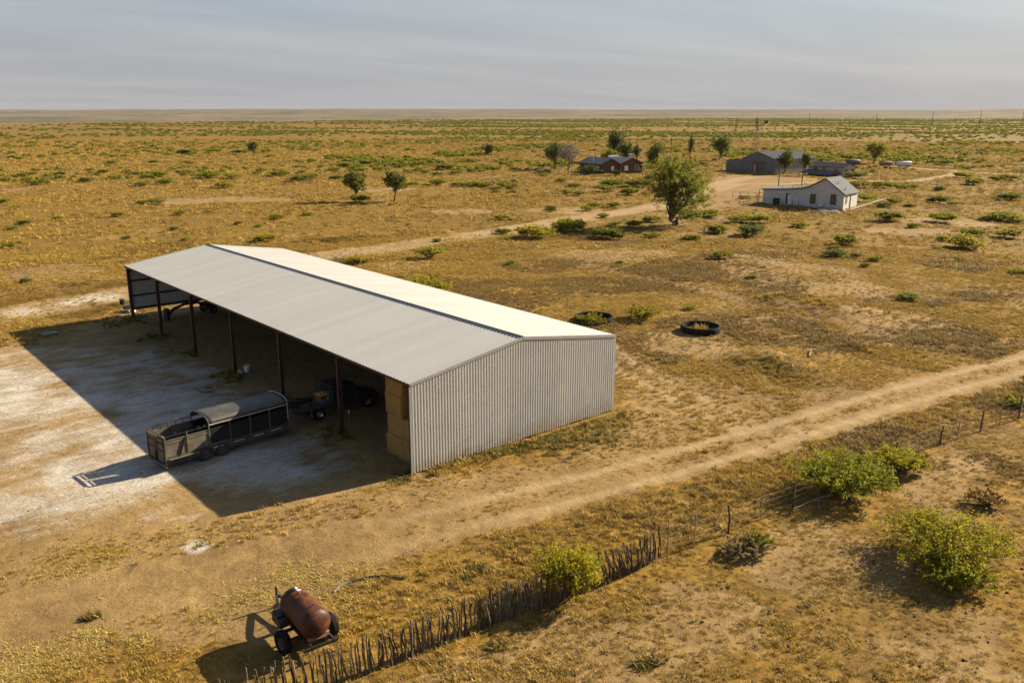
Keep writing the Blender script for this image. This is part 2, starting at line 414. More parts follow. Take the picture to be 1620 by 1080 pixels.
def mat_roof():
    t = NT('roof_sheet'); P = t.pos(); oi = t.n('ShaderNodeObjectInfo')
    n = t.noise(P, 0.35, 5, 0.6, 0.4); n2 = t.noise(P, 2.2, 4, 0.6)
    c = t.ramp(n, [(0.3, (0.308, 0.311, 0.310)), (0.7, (0.326, 0.329, 0.328))])
    c = t.mix(t.rng(n2, 0.55, 0.8, 0, 0.12), c, (0.27, 0.26, 0.24))
    st = t.noise(P, 1.0, 5, 0.65, 0.0, (0.12, 3.2, 0.12)); c = t.mix(t.rng(st, 0.52, 0.75, 0, 0.22), c, (0.25, 0.225, 0.185))
    c = t.mix(0.20, c, t.ramp(oi.outputs['Random'], [(0, (0.6, 0.6, 0.6)), (1, (1, 1, 1))]), 'MULTIPLY')
    MAT['roof_sheet'] = t.finish(c, 0.6, 0.0, None, 0.2)
mat_roof()
def mat_wall():
    t = NT('wall_sheet'); P = t.pos(); oi = t.n('ShaderNodeObjectInfo')
    sep = t.n('ShaderNodeSeparateXYZ'); t.l(P, sep.inputs[0])
    n = t.noise(P, 0.8, 5, 0.6, 0.4)
    c = t.ramp(n, [(0.3, (0.46, 0.455, 0.43)), (0.7, (0.52, 0.515, 0.49))])
    c = t.mix(0.26, c, t.ramp(oi.outputs['Random'], [(0, (0.6, 0.6, 0.6)), (1, (1, 1, 1))]), 'MULTIPLY')
    # splashed mud and rust creeping up from the sill
    st = t.noise(P, 1.3, 6, 0.7, 0.8)
    hgt = t.math('ADD', sep.outputs[2], t.math('MULTIPLY', t.math('SUBTRACT', st, 0.5), -3.2))
    c = t.mix(t.rng(hgt, -0.1, 1.0, 0.75, 0.0), c, (0.36, 0.27, 0.17))
    ru = t.math('ADD', sep.outputs[2], t.math('MULTIPLY', t.math('SUBTRACT', t.noise(P, 0.45, 4, 0.6), 0.5), -2.6))
    c = t.mix(t.rng(ru, -0.45, 0.0, 0.9, 0.0), c, (0.17, 0.065, 0.025))
    MAT['wall_sheet'] = t.finish(c, 0.5, 0.05, None, 0.35)
mat_wall()
def mat_tank():
    t = NT('rusty_tank'); v = t.obj()
    n = t.noise(v, 2.2, 6, 0.65, 0.7); n2 = t.noise(v, 9, 5, 0.7)
    c = t.ramp(n, [(0.3, (0.022, 0.011, 0.008)), (0.5, (0.062, 0.021, 0.009)), (0.70, (0.15, 0.047, 0.010))])
    c = t.mix(t.rng(n2, 0.52, 0.75, 0, 0.55), c, (0.12, 0.052, 0.018))
    MAT['rusty_tank'] = t.finish(c, t.rng(n, 0.3, 0.7, 0.42, 0.70), 0.0, t.bump(n2, 0.2, 0.02), 0.22)
mat_tank()
def mat_hay():
    t = NT('hay'); v = t.obj()
    n = t.noise(v, 13, 6, 0.78, 0.4, (1, 1, 0.6)); n2 = t.noise(v, 1.2, 4, 0.6)
    c = t.ramp(n, [(0.28, (0.17, 0.085, 0.024)), (0.46, (0.42, 0.245, 0.07)), (0.70, (0.64, 0.42, 0.15))])
    c = t.mix(t.rng(n2, 0.45, 0.7, 0, 0.5), c, (0.24, 0.16, 0.07))
    MAT['hay'] = t.finish(c, 0.95, 0, t.bump(t.noise(v, 22, 5, 0.8, 0.3), 1.0, 0.10), 0.05)
mat_hay()
def mat_hills():
    t = NT('hill_scrub'); P = t.pos()
    n = t.noise(P, 0.0012, 6, 0.6, 0.5); n2 = t.noise(P, 0.006, 5, 0.65)
    c = t.ramp(t.math('ADD', t.math('MULTIPLY', n, .5), t.math('MULTIPLY', n2, .5)), [(0.40, (0.058, 0.056, 0.030)), (0.5, (0.115, 0.092, 0.052)), (0.60, (0.19, 0.135, 0.078))])
    MAT['hills'] = t.finish(c, 0.95, 0, None, 0.05)
mat_hills()

# ------------------------------------------------------------------ places read off the photograph
W, LEN, EAVE, RIDGE = 15.02, 44.49, 4.9, 6.03        # hay barn, its near left corner is the origin
ROAD_A = P2([(1900, 520), (1760, 545), (1620, 576), (1500, 606), (1380, 640), (1250, 680), (1100, 722), (950, 764), (800, 800), (650, 838), (450, 884), (250, 925), (0, 985), (-250, 1060)])
ROAD_B = P2([(-700, 640), (-300, 545), (0, 500), (110, 480), (200, 466), (330, 436), (470, 412), (560, 398), (650, 388), (750, 373), (850, 357), (940, 343), (1020, 331), (1085, 318), (1125, 300), (1150, 287), (1190, 280)])
ROAD_C = P2([(2100, 292), (1800, 284), (1620, 277), (1540, 274), (1470, 268), (1400, 263), (1330, 262), (1290, 262)])
ROAD_D = P2([(1520, 273), (1500, 279), (1440, 287), (1370, 286), (1300, 288), (1240, 291), (1170, 292), (1120, 306)])
TRACKS = [P2([(880, 402), (940, 420), (1000, 437), (1060, 447), (1110, 458), (1190, 478), (1270, 492), (1400, 530)]),
          P2([(975, 562), (1010, 580), (1060, 600), (1120, 617), (1180, 627), (1260, 632), (1340, 620)]),
          P2([(0, 301), (120, 298), (250, 297), (420, 291), (520, 290), (700, 292), (850, 270), (905, 262)])]
SPUR = P2([(955, 548), (985, 576), (1030, 602), (1090, 632), (1160, 664), (1240, 682)])
YARD = P2([(-400, 640), (-60, 560), (120, 515), (215, 496), (330, 470), (480, 455), (660, 470), (700, 560), (650, 745), (560, 800), (360, 835), (200, 880), (-300, 960)])
CHALK = P2([(-120, 580), (20, 545), (130, 520), (290, 545), (360, 590), (520, 680), (610, 740), (520, 790), (370, 800), (250, 830), (120, 850), (-100, 880)])
APRON = P2([(-300, 930), (200, 860), (400, 820), (640, 765), (840, 720), (985, 655), (985, 590), (1120, 640), (1250, 660), (1130, 705), (940, 770), (760, 830), (600, 900), (520, 940), (430, 1010), (-300, 1120)])
FARMYARD = P2([(1115, 300), (1140, 276), (1215, 278), (1290, 284), (1250, 300), (1190, 312), (1150, 330), (1100, 335), (1085, 322)])
FENCE = P2([(330, 1150), (420, 1118), (533, 1080), (621, 1051), (705, 1018), (804, 978), (897, 946), (980, 915), (1045, 881)])
PADDOCK_LINE = FENCE + P2([(1098, 865), (1152, 843), (1203, 822), (1253, 805), (1330, 775), (1416, 730), (1487, 703), (1551, 682), (1615, 662), (1760, 620)])
BARE_SPOTS = [(1250, 432, 9, 4), (1180, 415, 7, 3), (1330, 455, 6, 3), (960, 405, 8, 3), (1420, 508, 5, 2.2), (1090, 545, 4, 2.4), (900, 334, 9, 3), (735, 334, 7, 2.5), (600, 300, 10, 3), (640, 420, 4, 2), (1010, 400, 6, 2.5), (280, 318, 12, 3.2), (380, 315, 14, 3.2), (1500, 352, 10, 3), (1440, 365, 8, 2.5), (80, 428, 6, 3), (1160, 640, 4, 2)]
MOUNDS = [(1190, 575, 3.0, 0.55), (1225, 572, 2.4, 0.5), (1280, 592, 2.6, 0.45), (1245, 478, 3.2, 0.7), (1330, 492, 4.4, 0.8), (1375, 552, 2.6, 0.5), (1290, 565, 2.5, 0.4)]
BERM = P2([(430, 392), (500, 386), (560, 381), (640, 375), (700, 369)])
AZ0 = math.atan2(CAM[0], CAM[1])
def brush_band(x, y):
    a = (x-CAM[0])*math.cos(YAW)-(y-CAM[1])*math.sin(YAW); b = (x-CAM[0])*math.sin(YAW)+(y-CAM[1])*math.cos(YAW)
    return fbm(a*0.0052+40, b*0.0135+7, 91, 4)
def edge_dist(x, y):
    """distance from the lookout at which the plain breaks off into the valley, by bearing"""
    a = np.arctan2(x-CAM[0], y-CAM[1])-YAW
    u = 810+F_PX*np.tan(np.clip(a, -1.0, 1.0))
    return np.interp(u, [-500, 0, 500, 1000, 1620, 2200], [1000, 1250, 1750, 2500, 3300, 3600])
def hgt(x, y):
    x = np.asarray(x, float); y = np.asarray(y, float)
    r = np.hypot(x-CAM[0], y-CAM[1])
    z = (fbm(x*0.9, y*0.9, 5, 3)-0.5)*0.10 + (fbm(x*0.06, y*0.06, 9, 3)-0.5)*0.5*smooth(60, 160, r)
    flat = smooth(-2.0, 6.0, poly_in(x, y, YARD)); z = z*(1-0.75*flat)
    b = np.maximum(np.maximum(-x, x-W), np.maximum(-y, y-LEN)); z = z*smooth(-0.3, 2.5, b)
    for u, v, rad, h in MOUNDS:
        p = g(u, v); d2 = ((x-p[0])**2+(y-p[1])**2)/rad**2
        z = z + h*np.exp(-d2*1.6)*(0.6+0.8*fbm(x*1.1, y*1.1, 31, 3))
    z = z + 0.55*np.exp(-(seg_dist(x, y, BERM)/1.5)**2)*(0.6+0.8*fbm(x*.7, y*.7, 8, 3))
    e = edge_dist(x, y)
    z = z - 38.0*smooth(0.0, 900.0, r-e) + (fbm(x*0.004, y*0.004, 77, 3)-0.5)*3.0*smooth(350, 1200, r)
    return z
def masks(x, y):
    n1 = fbm(x*0.35, y*0.35, 41, 4); n2 = fbm(x*0.09, y*0.09, 57, 4)
    r = np.hypot(x-CAM[0], y-CAM[1])
    dA = seg_dist(x, y, ROAD_A); dB = seg_dist(x, y, ROAD_B); dC = np.minimum(seg_dist(x, y, ROAD_C), seg_dist(x, y, ROAD_D))
    wob = (n1-0.5)*2.4
    yard = smooth(-2.5, 2.5, poly_in(x, y, YARD)+wob*1.5)
    apron = smooth(-2.0, 2.0, poly_in(x, y, APRON)+wob*1.5)
    farm = smooth(-4, 3, poly_in(x, y, FARMYARD)+wob*2)
    bare = np.maximum.reduce([yard, apron*(0.70+0.28*smooth(4, -3, x)), farm, smooth(2.6, 1.5, dA+wob*0.7)*(1-0.38*np.exp(-(dA/0.5)**2)*smooth(-4, 4, x)), smooth(4.4, 2.8, dB+wob*0.8), smooth(3.4, 1.6, dC+wob*0.7)])
    for tr in TRACKS:
        bare = np.maximum(bare, 0.75*smooth(1.8, 0.5, seg_dist(x, y, tr)+wob*0.5))
    for u, v, a, b in BARE_SPOTS:
        p = g(u, v); dv = np.array([math.sin(YAW), math.cos(YAW)])
        dx, dy = x-p[0], y-p[1]; t = dx*dv[0]+dy*dv[1]; s = dx*dv[1]-dy*dv[0]
        bare = np.maximum(bare, 0.9*smooth(1.25, 0.55, np.hypot(s/a, t/(b*2.2))+wob*0.22))
    # paddock side of the fence: trampled earth between sparse tufts
    pl = PADDOCK_LINE
    sx = np.interp(x, [p[0] for p in pl], [p[1] for p in pl])
    pad = smooth(0.0, 1.5, sx-y)*smooth(120, 60, r)
    bare = np.maximum(bare, pad*(0.28+0.5*smooth(0.42, 0.62, fbm(x*0.22, y*0.22, 13, 4))))
    bare = np.maximum(bare, 0.5*smooth(0.60, 0.74, n2)*smooth(30, 60, r))
    pale = smooth(-3, 5, poly_in(x, y, CHALK)+wob*2)*(0.44+0.30*smooth(0.38, 0.62, fbm(x*0.20, y*0.20, 3, 5)))
    track = np.maximum(0.6*smooth(2.4, 1.2, dC), 0.62*smooth(3.4, 1.8, dB+wob*0.4))
    for rd, gauge in ((ROAD_A, 1.15), (ROAD_B, 0.95)):
        d = seg_dist(x, y, rd); w = 0.30 if gauge > 1 else 0.42
        track = np.maximum(track, (0.95 if gauge > 1 else 0.7)*np.exp(-((d-gauge)/w)**2)*np.clip(0.45+1.1*n2, 0, 1)*(smooth(-9, 5, x) if gauge > 1 else 1))
    dE = seg_dist(x, y, SPUR); track = np.maximum(track, 0.75*np.exp(-((dE-0.95)/0.36)**2)*np.clip(0.3+1.2*n2, 0, 1))
    bare = np.maximum(bare, 0.8*smooth(2.4, 1.0, dE+wob*0.6))
    for u, v, rad in ((312, 863, 0.85), (120, 478, 2.2), (30, 495, 2.5), (160, 472, 3.2)):
        p = g(u, v); pale = np.maximum(pale, 0.85*smooth(1.2, 0.5, np.hypot(x-p[0], (y-p[1]))/rad+wob*0.3))
    rut = np.zeros_like(bare)
    for tr in TRACKS[:2]:
        rut = np.maximum(rut, 0.85*np.exp(-(((seg_dist(x, y, tr)-0.8+wob*0.3))/0.5)**2))
    # looping tyre marks left of the barn
    for pl_ in ([(0, 415), (40, 398), (75, 408), (90, 428), (60, 432), (20, 431)], [(90, 410), (105, 425), (130, 400), (120, 430), (95, 445), (118, 470)], [(10, 470), (25, 440), (32, 400), (45, 385)], [(120, 410), (60, 418), (10, 440)]):
        rut = np.maximum(rut, 0.9*np.exp(-((np.abs(seg_dist(x, y, P2(pl_))-0.75))/0.28)**2))
    rut = np.maximum(rut, 0.35*apron*smooth(0.55, 0.7, fbm(x*0.5, y*0.5, 99, 3)))
    gold = 0.5+0.9*(fbm(x*0.03, y*0.03, 23, 3)-0.5)+0.25*smooth(3.2, 1.0, np.abs(dB-4))*1.0-0.35*pad
    red = 0.85*np.exp(-(seg_dist(x, y, BERM)/3.0)**2)+0.55*farm+0.35*smooth(5, 2, np.minimum(dB, dC))*smooth(90, 160, r)+0.45*smooth(3, 0.6, seg_dist(x, y, TRACKS[2]))
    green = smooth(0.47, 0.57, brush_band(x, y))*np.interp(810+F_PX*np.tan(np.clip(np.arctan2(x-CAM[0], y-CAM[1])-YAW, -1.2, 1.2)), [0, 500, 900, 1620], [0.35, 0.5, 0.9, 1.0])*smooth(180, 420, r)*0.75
    sward_shade = smooth(20, 70, (x-W)*0.66+y*0.75)  # area beyond the barn whose turf colour carries the painted tuft shade
    return dict(sward_shade=sward_shade, green=green, track=np.clip(track, 0, 1), bare=np.clip(bare, 0, 1), pale=np.clip(pale, 0, 1), rut=np.clip(rut, 0, 1), gold=np.clip(gold, 0, 1), red=np.clip(red, 0, 1))

# ------------------------------------------------------------------ ground sheet (rings grow with distance)
def make_ground():
    az = np.concatenate([np.linspace(YAW-R(48), YAW+R(48), 560), np.linspace(YAW+R(48), YAW+R(312), 90)[1:-1]])
    rr = [0.0, 4, 8, 12]
    while rr[-1] < 21000: rr.append(rr[-1]*1.0105+0.02)
    rr = np.array(rr[1:])
    A, RR = np.meshgrid(az, rr)
    x = CAM[0]+np.sin(A)*RR; y = CAM[1]+np.cos(A)*RR
    z = hgt(x, y); n, k = x.shape
    V = np.stack([x, y, z], -1).reshape(-1, 3)
    i, j = np.meshgrid(np.arange(n-1), np.arange(k), indexing='ij'); j2 = (j+1) % k
    Q = np.stack([i*k+j, (i+1)*k+j, (i+1)*k+j2, i*k+j2], -1).reshape(-1, 4)
    V = np.vstack([V, [[CAM[0], CAM[1], 0]]])
    me = mesh_np('ground', V, Q[:, ::-1], MAT['ground'])
    if me.polygons[10].normal.z < 0: me.flip_normals()
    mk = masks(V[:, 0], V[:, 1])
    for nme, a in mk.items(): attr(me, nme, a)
    me.polygons.foreach_set('use_smooth', np.ones(len(me.polygons), bool))
    struct(link('ground', me))
    # hidden centre disc under the camera
make_ground()

def make_road(name, pl, w, step):
    P = [Vector((p[0], p[1], 0)) for p in pl]; pts = []
    for i in range(len(P)-1):
        p0 = P[max(i-1, 0)]; p1 = P[i]; p2 = P[i+1]; p3 = P[min(i+2, len(P)-1)]
        n = max(2, int((p2-p1).length/step))
        for k in range(n):
            t = k/n
            pts.append(0.5*((2*p1)+(p2-p0)*t+(2*p0-5*p1+4*p2-p3)*t*t+(3*p1-p0-3*p2+p3)*t**3))
    pts.append(P[-1]); xs = []
    m_ = 17
    for i, p in enumerate(pts):
        t = (pts[min(i+1, len(pts)-1)]-pts[max(i-1, 0)]).normalized(); nv = Vector((-t.y, t.x, 0))
        for k in range(m_): xs.append(p+nv*((k/(m_-1)-0.5)*w*(1+0.22*(vnoise(i*0.21, k//9*7.0, 5)-0.5))))
    A = np.array([[q.x, q.y, 0] for q in xs]); n = len(pts)
    d = np.hypot(A[:, 0]-CAM[0], A[:, 1]-CAM[1])
    A[:, 2] = hgt(A[:, 0], A[:, 1])+0.010+0.00025*d
    row = np.repeat(np.arange(n), m_); cl = np.tile(np.arange(m_), n)
    A[:, 2] -= 0.035*np.clip(1-np.minimum(row, n-1-row)/14.0, 0, 1)+0.03*np.clip(1-np.minimum(cl, m_-1-cl)/2.0, 0, 1)
    i, j = np.meshgrid(np.arange(n-1), np.arange(m_-1), indexing='ij')
    Q = np.stack([i*m_+j, (i+1)*m_+j, (i+1)*m_+j+1, i*m_+j+1], -1).reshape(-1, 4)
    me = mesh_np(name, A, Q, MAT['ground'])
    if me.polygons[0].normal.z < 0: me.flip_normals()
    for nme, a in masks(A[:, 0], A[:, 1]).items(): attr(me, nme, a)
    me.polygons.foreach_set('use_smooth', np.ones(len(me.polygons), bool))
    return struct(link(name, me))
make_road('dirt_road', ROAD_A[:-4], 5.6, 0.35)
make_road('dirt_road', ROAD_B, 8.6, 0.8)
make_road('dirt_road', ROAD_C, 5.6, 2.5)
make_road('dirt_road', ROAD_D, 5.2, 2.5)

def make_hills():
    az = np.linspace(YAW-R(75), YAW+R(75), 420); rr = np.linspace(4200, 17000, 60)
    A, RR = np.meshgrid(az, rr)
    x = CAM[0]+np.sin(A)*RR; y = CAM[1]+np.cos(A)*RR
    u = 810+F_PX*np.tan(np.clip(A-YAW, -1.05, 1.05))
    top = np.interp(u, [-900, 0, 300, 520, 740, 900, 1100, 1300, 1500, 1620, 2600], [20, 24, 40, 52, 58, 58, 60, 50, 48, 76, 60])
    prof = smooth(4200, 11500, RR)
    z = -42+prof*(top+42)+(fbm(x*0.0007, y*0.0007, 4, 4)-0.5)*26*prof*smooth(17000, 12000, RR)+(fbm(x*0.0022, y*0.0022, 14, 4)-0.5)*14*smooth(4200, 6500, RR)*smooth(12500, 11000, RR)
    z = z-60*smooth(13500, 17000, RR)
    n, k = x.shape
    i, j = np.meshgrid(np.arange(n-1), np.arange(k-1), indexing='ij')
    Q = np.stack([i*k+j, (i+1)*k+j, (i+1)*k+j+1, i*k+j+1], -1).reshape(-1, 4)
    me = mesh_np('hills', np.stack([x, y, z], -1).reshape(-1, 3), Q, MAT['hills'])
    if me.polygons[10].normal.z < 0: me.flip_normals()
    me.polygons.foreach_set('use_smooth', np.ones(len(me.polygons), bool))
    struct(link('hills', me))
make_hills()

# ------------------------------------------------------------------ the hay barn
def make_barn():
    b = thing('hay_barn', 'long open-sided hay barn with pale ribbed metal roof and gable wall', 'barn')
    slope = math.atan2(RIDGE-EAVE, W/2); sl_len = math.hypot(RIDGE-EAVE, W/2)+0.06
    ov = 0.10
    # roof sheets: 0.915 m wide, ribs every 0.305 m; profile along y, run along the slope
    pw = (LEN+2*ov)/49
    def sheet(name, length, width, nrib, h, mat):
        rb = width/nrib; ys = [0.0]; zs = [0.0]
        for k in range(nrib):
            c = rb*(k+0.5)
            for dy, z in ((-0.045, 0), (-0.02, h), (0.02, h), (0.045, 0)): ys.append(c+dy); zs.append(z)
        ys.append(width); zs.append(0.0)
        nseg = 2; vs = []; fs = []; n = len(ys)
        for s in range(nseg+1):
            for yy, zz in zip(ys, zs): vs.append((length*s/nseg, yy, zz))
        for s in range(nseg):
            for k in range(n-1): fs.append((s*n+k, (s+1)*n+k, (s+1)*n+k+1, s*n+k+1))
        me = bpy.data.meshes.new(name); me.from_pydata(vs, [], fs); me.materials.append(MAT[mat]); me.update()
        if me.polygons[0].normal.z < 0: me.flip_normals()
        return me
    sh = sheet('roof_sheet', sl_len, pw, 3, 0.032, 'roof_sheet')
    for k in range(49):
        o = link('roof_sheet', sh, b); o.location = (-0.06, -ov+k*pw, EAVE-0.01); o.rotation_euler = (0, -slope, 0)
        o = link('roof_sheet', sh, b); o.location = (W+0.06, -ov+(k+1)*pw, EAVE-0.01); o.rotation_euler = (0, -slope, math.pi)
    rc = MB()
    for s in (-1, 1):
        rc.box((W/2+s*0.08, LEN/2, RIDGE+0.045-0.08*math.tan(slope)), (0.165, LEN+2*ov+0.04, 0.02), 0, s*slope)
    rc.tube([(W/2, -ov-0.02, RIDGE+0.06), (W/2, LEN+ov+0.02, RIDGE+0.06)], 0.03, 6)
    rc.build('ridge_cap', MAT['ridge_shaded'], b)  # dark blue-grey paints the shaded slit along the ridge into the cap
    # rake trim and eave trim
    for y in (-ov-0.012, LEN+ov+0.012):
        for s in (-1, 1):
            MB().bar((W/2, y, RIDGE-0.03), (W/2+s*(W/2+0.07), y, EAVE-0.045), 0.022, 0.17).build('rake_trim', MAT['trim_metal'], b)
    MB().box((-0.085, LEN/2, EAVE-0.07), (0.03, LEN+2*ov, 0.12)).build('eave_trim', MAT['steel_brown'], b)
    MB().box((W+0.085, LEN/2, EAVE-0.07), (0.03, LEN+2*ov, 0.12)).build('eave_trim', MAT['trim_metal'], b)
    # gable and rear wall sheets: corrugated along their width
    def roofz(x): return EAVE+(RIDGE-EAVE)*(1-abs(x-W/2)/(W/2))
    def wallsheet(x0, x1, z0, ztop, nrib, out):
        rb = (x1-x0)/nrib; pts = []
        for k in range(nrib):
            c = x0+rb*k
            pts += [(c, 0), (c+rb*0.26, 0), (c+rb*0.40, out*0.042), (c+rb*0.80, out*0.042), (c+rb*0.94, 0)]
        pts.append((x1, 0)); vs = []; fs = []
        for x, y in pts: vs.append((x, y, z0))
        for x, y in pts: vs.append((x, y, ztop(x)))
        n = len(pts)
        for k in range(n-1): fs.append((k, k+1, n+k+1, n+k))
        me = bpy.data.meshes.new('wall_sheet'); me.from_pydata(vs, [], fs); me.materials.append(MAT['wall_sheet']); me.update(); return me
    npn = 16; w = W/npn
    for k in range(npn):
        z0 = 0.06+0.03*math.sin(k*1.7)
        o = link('wall_sheet', wallsheet(k*w, (k+1)*w, z0, lambda x: roofz(x)-0.10, 5, -1), b); o.location = (0, -0.045, 0)
        o = link('wall_sheet', wallsheet(k*w, (k+1)*w, 0.82, lambda x: roofz(x)-0.10, 5, 1), b); o.location = (0, LEN+0.045, 0)
    me = wallsheet(0, LEN/48, 0.08, lambda x: EAVE-0.12, 5, 1)
    for k in range(48):
        o = link('wall_sheet', me, b); o.location = (W+0.045, (k+1)*LEN/48, 0); o.rotation_euler = (0, 0, -math.pi/2)
    for x, y in ((-0.03, -0.06), (W+0.04, -0.06)):
        t = MB(); t.box((x, y, (EAVE-0.1)/2+0.04), (0.13, 0.055, EAVE-0.12)); t.build('corner_trim', MAT['trim_metal'], b)
    MB().box((W/2, 0.02, 0.05), (W, 0.05, 0.10)).build('base_angle', MAT['steel_brown'], b)
    # steel frames: H-columns, rafters
    def hcol(x, y, h, name='post'):
        c = MB()
        for s in (-1, 1): c.box((x+s*0.115, y, h/2-0.02), (0.016, 0.17, h+0.06))
        c.box((x, y, h/2-0.02), (0.214, 0.014, h+0.06)); c.box((x, y, 0.012), (0.34, 0.28, 0.03))
        return c.build(name, MAT['steel_brown'], b)
    for k in range(7):
        y = min(max(k*LEN/6, 0.14), LEN-0.14)
        hcol(0.13, y, EAVE-0.34); hcol(W-0.16, y, EAVE-0.34)
        for s in (-1, 1):
            r = MB(); x0 = W/2+s*(W/2-0.1)
            r.bar((W/2, y, RIDGE-0.42), (x0, y, EAVE-0.40), 0.15, 0.30); r.build('rafter', MAT['steel_brown'], b)
    for k in range(6):
        for s in (-1, 1):
            f = k/5.0; x = W/2+s*(0.35+f*(W/2-0.5)); z = roofz(x)-0.13
            MB().box((x, LEN/2, z), (0.07, LEN-0.1, 0.16)).build('purlin', MAT['girt'], b)
    for z in (1.0, 2.15, 3.5):
        MB().box((W/2, LEN-0.03, z), (W-0.3, 0.08, 0.15)).build('girt', MAT['girt'], b)
    for z in (1.4, 2.8, 4.1):
        MB().box((W/2, 0.07, z), (W-0.3, 0.08, 0.13)).build('girt', MAT['girt'], b)
        MB().box((W-0.02, LEN/2, z-0.2), (0.08, LEN-0.3, 0.13)).build('girt', MAT['girt'], b)
    for x in (7.5, ):
        hcol(x, LEN-0.16, RIDGE-0.6, 'gable_column'); hcol(x, 0.2, RIDGE-0.6, 'gable_column')
make_barn()

# hay: big square bales, each one a thing
def bale_mesh(seed, dx, dy, dz):
    r = random.Random(seed); bm = bmesh.new(); bmesh.ops.create_cube(bm, size=1.0)
    bmesh.ops.bevel(bm, geom=bm.edges[:], offset=0.022, segments=1, affect='EDGES')
    bmesh.ops.subdivide_edges(bm, edges=[e for e in bm.edges if e.calc_length() > 0.3], cuts=8, use_grid_fill=True)
    for v in bm.verts:
        p = v.co; k = fbm(p.x*11+seed, p.z*11+p.y*7, seed, 3)-0.5
        v.co = Vector((p.x*dx, p.y*dy, p.z*dz))+v.co.normalized()*float(k)*0.13
        v.co.z += dz/2
    me = bpy.data.meshes.new('hay_bale'); bm.to_mesh(me); bm.free(); me.materials.append(MAT['hay'])
    for p in me.polygons: p.use_smooth = True
    return me
def make_hay():
    bm = [bale_mesh(s, 2.35, 1.55, 1.19) for s in range(3)]
    twine = MB()
    k = 0
    for row, (y0, top) in enumerate([(1.05, 2), (2.62, 4)]):
        for lvl in range(top):
            for col in range(3):
                if lvl > 1 and row == 0: continue
                o = link('hay_bale', bm[k % 3]); k += 1
                j = rnd.uniform(-0.06, 0.06)
                o.location = (1.78+col*2.42+j+(0.06 if lvl % 2 else 0), y0+rnd.uniform(-0.04, 0.04), lvl*1.17+0.0)
                o.rotation_euler = (0, 0, rnd.uniform(-0.03, 0.03)+(math.pi if k % 2 else 0))
                lv = ('bottom layer', 'second layer', 'third layer', 'top layer')[lvl]
                rw = ('against the ribbed gable wall', 'second row from the gable wall')[row]
                ps = ('at the open side', 'in the middle', 'deepest inside')[col]
                tag(o, f'large square hay bale {ps}, {lv}, {rw}', 'hay bale', 'hay bales stacked at the near end of the barn')
    # tall stack further back
    for c in range(2):
        for lvl in range(4):
            o = link('hay_bale', bm[(k+c) % 3]); k += 1
            o.location = (9.4+c*2.42, 8.1+rnd.uniform(-0.05, 0.05), lvl*1.17); o.rotation_euler = (0, 0, rnd.uniform(-0.03, 0.03))
            lv = ('bottom', 'second', 'third', 'top')[lvl]; ps = ('nearer', 'farther')[c]
            tag(o, f'large hay bale, {lv} of the {ps} column in the back stack behind the truck', 'hay bale', 'hay bales in the back stack')
    for row in range(2):
        for lvl in range(3):
            o = link('hay_bale', bm[(k) % 3]); k += 1
            o.location = (10.6, 4.35+row*1.6, lvl*1.17); o.rotation_euler = (0, 0, rnd.uniform(-0.03, 0.03))
            tag(o, f'hay bale deep inside the barn, {("bottom","middle","top")[lvl]} of its column, {("nearer the gable wall","beside the back stack")[row]}', 'hay bale', 'hay bales deep inside the barn')
make_hay()

# ------------------------------------------------------------------ wheels
def wheel(parent, c, r, w, axis='Y', rz=0.0, tyre='dusty_rubber', rim='rim_grey', sub=True):
    """tyre with tread shoulders, rim dish and hub"""
    base = Matrix.Translation(Vector(c)) @ Matrix.Rotation(rz, 4, 'Z') @ (Matrix.Rotation(R(90), 4, 'X') if axis == 'Y' else Matrix.Rotation(R(90), 4, 'Y'))
    t = MB(); h = w/2
    t.lathe([(r*0.58, -h*0.8), (r*0.75, -h), (r*0.93, -h*0.92), (r, -h*0.6), (r*0.985, -h*0.2), (r*0.985, h*0.2), (r, h*0.6), (r*0.93, h*0.92), (r*0.75, h), (r*0.58, h*0.8)], 26, base, True)
    to = t.build('wheel', MAT[tyre], parent, True)
    q = MB(); q.lathe([(0.001, -h*0.35), (r*0.22, -h*0.35), (r*0.25, -h*0.62), (r*0.42, -h*0.45), (r*0.58, -h*0.72), (r*0.585, h*0.72), (r*0.42, h*0.45), (r*0.25, h*0.62), (r*0.22, h*0.35), (0.001, h*0.35)], 20, base)
    q.build('rim', MAT[rim], to, True)
    for k in range(5):
        a = 2*math.pi*k/5
    return to

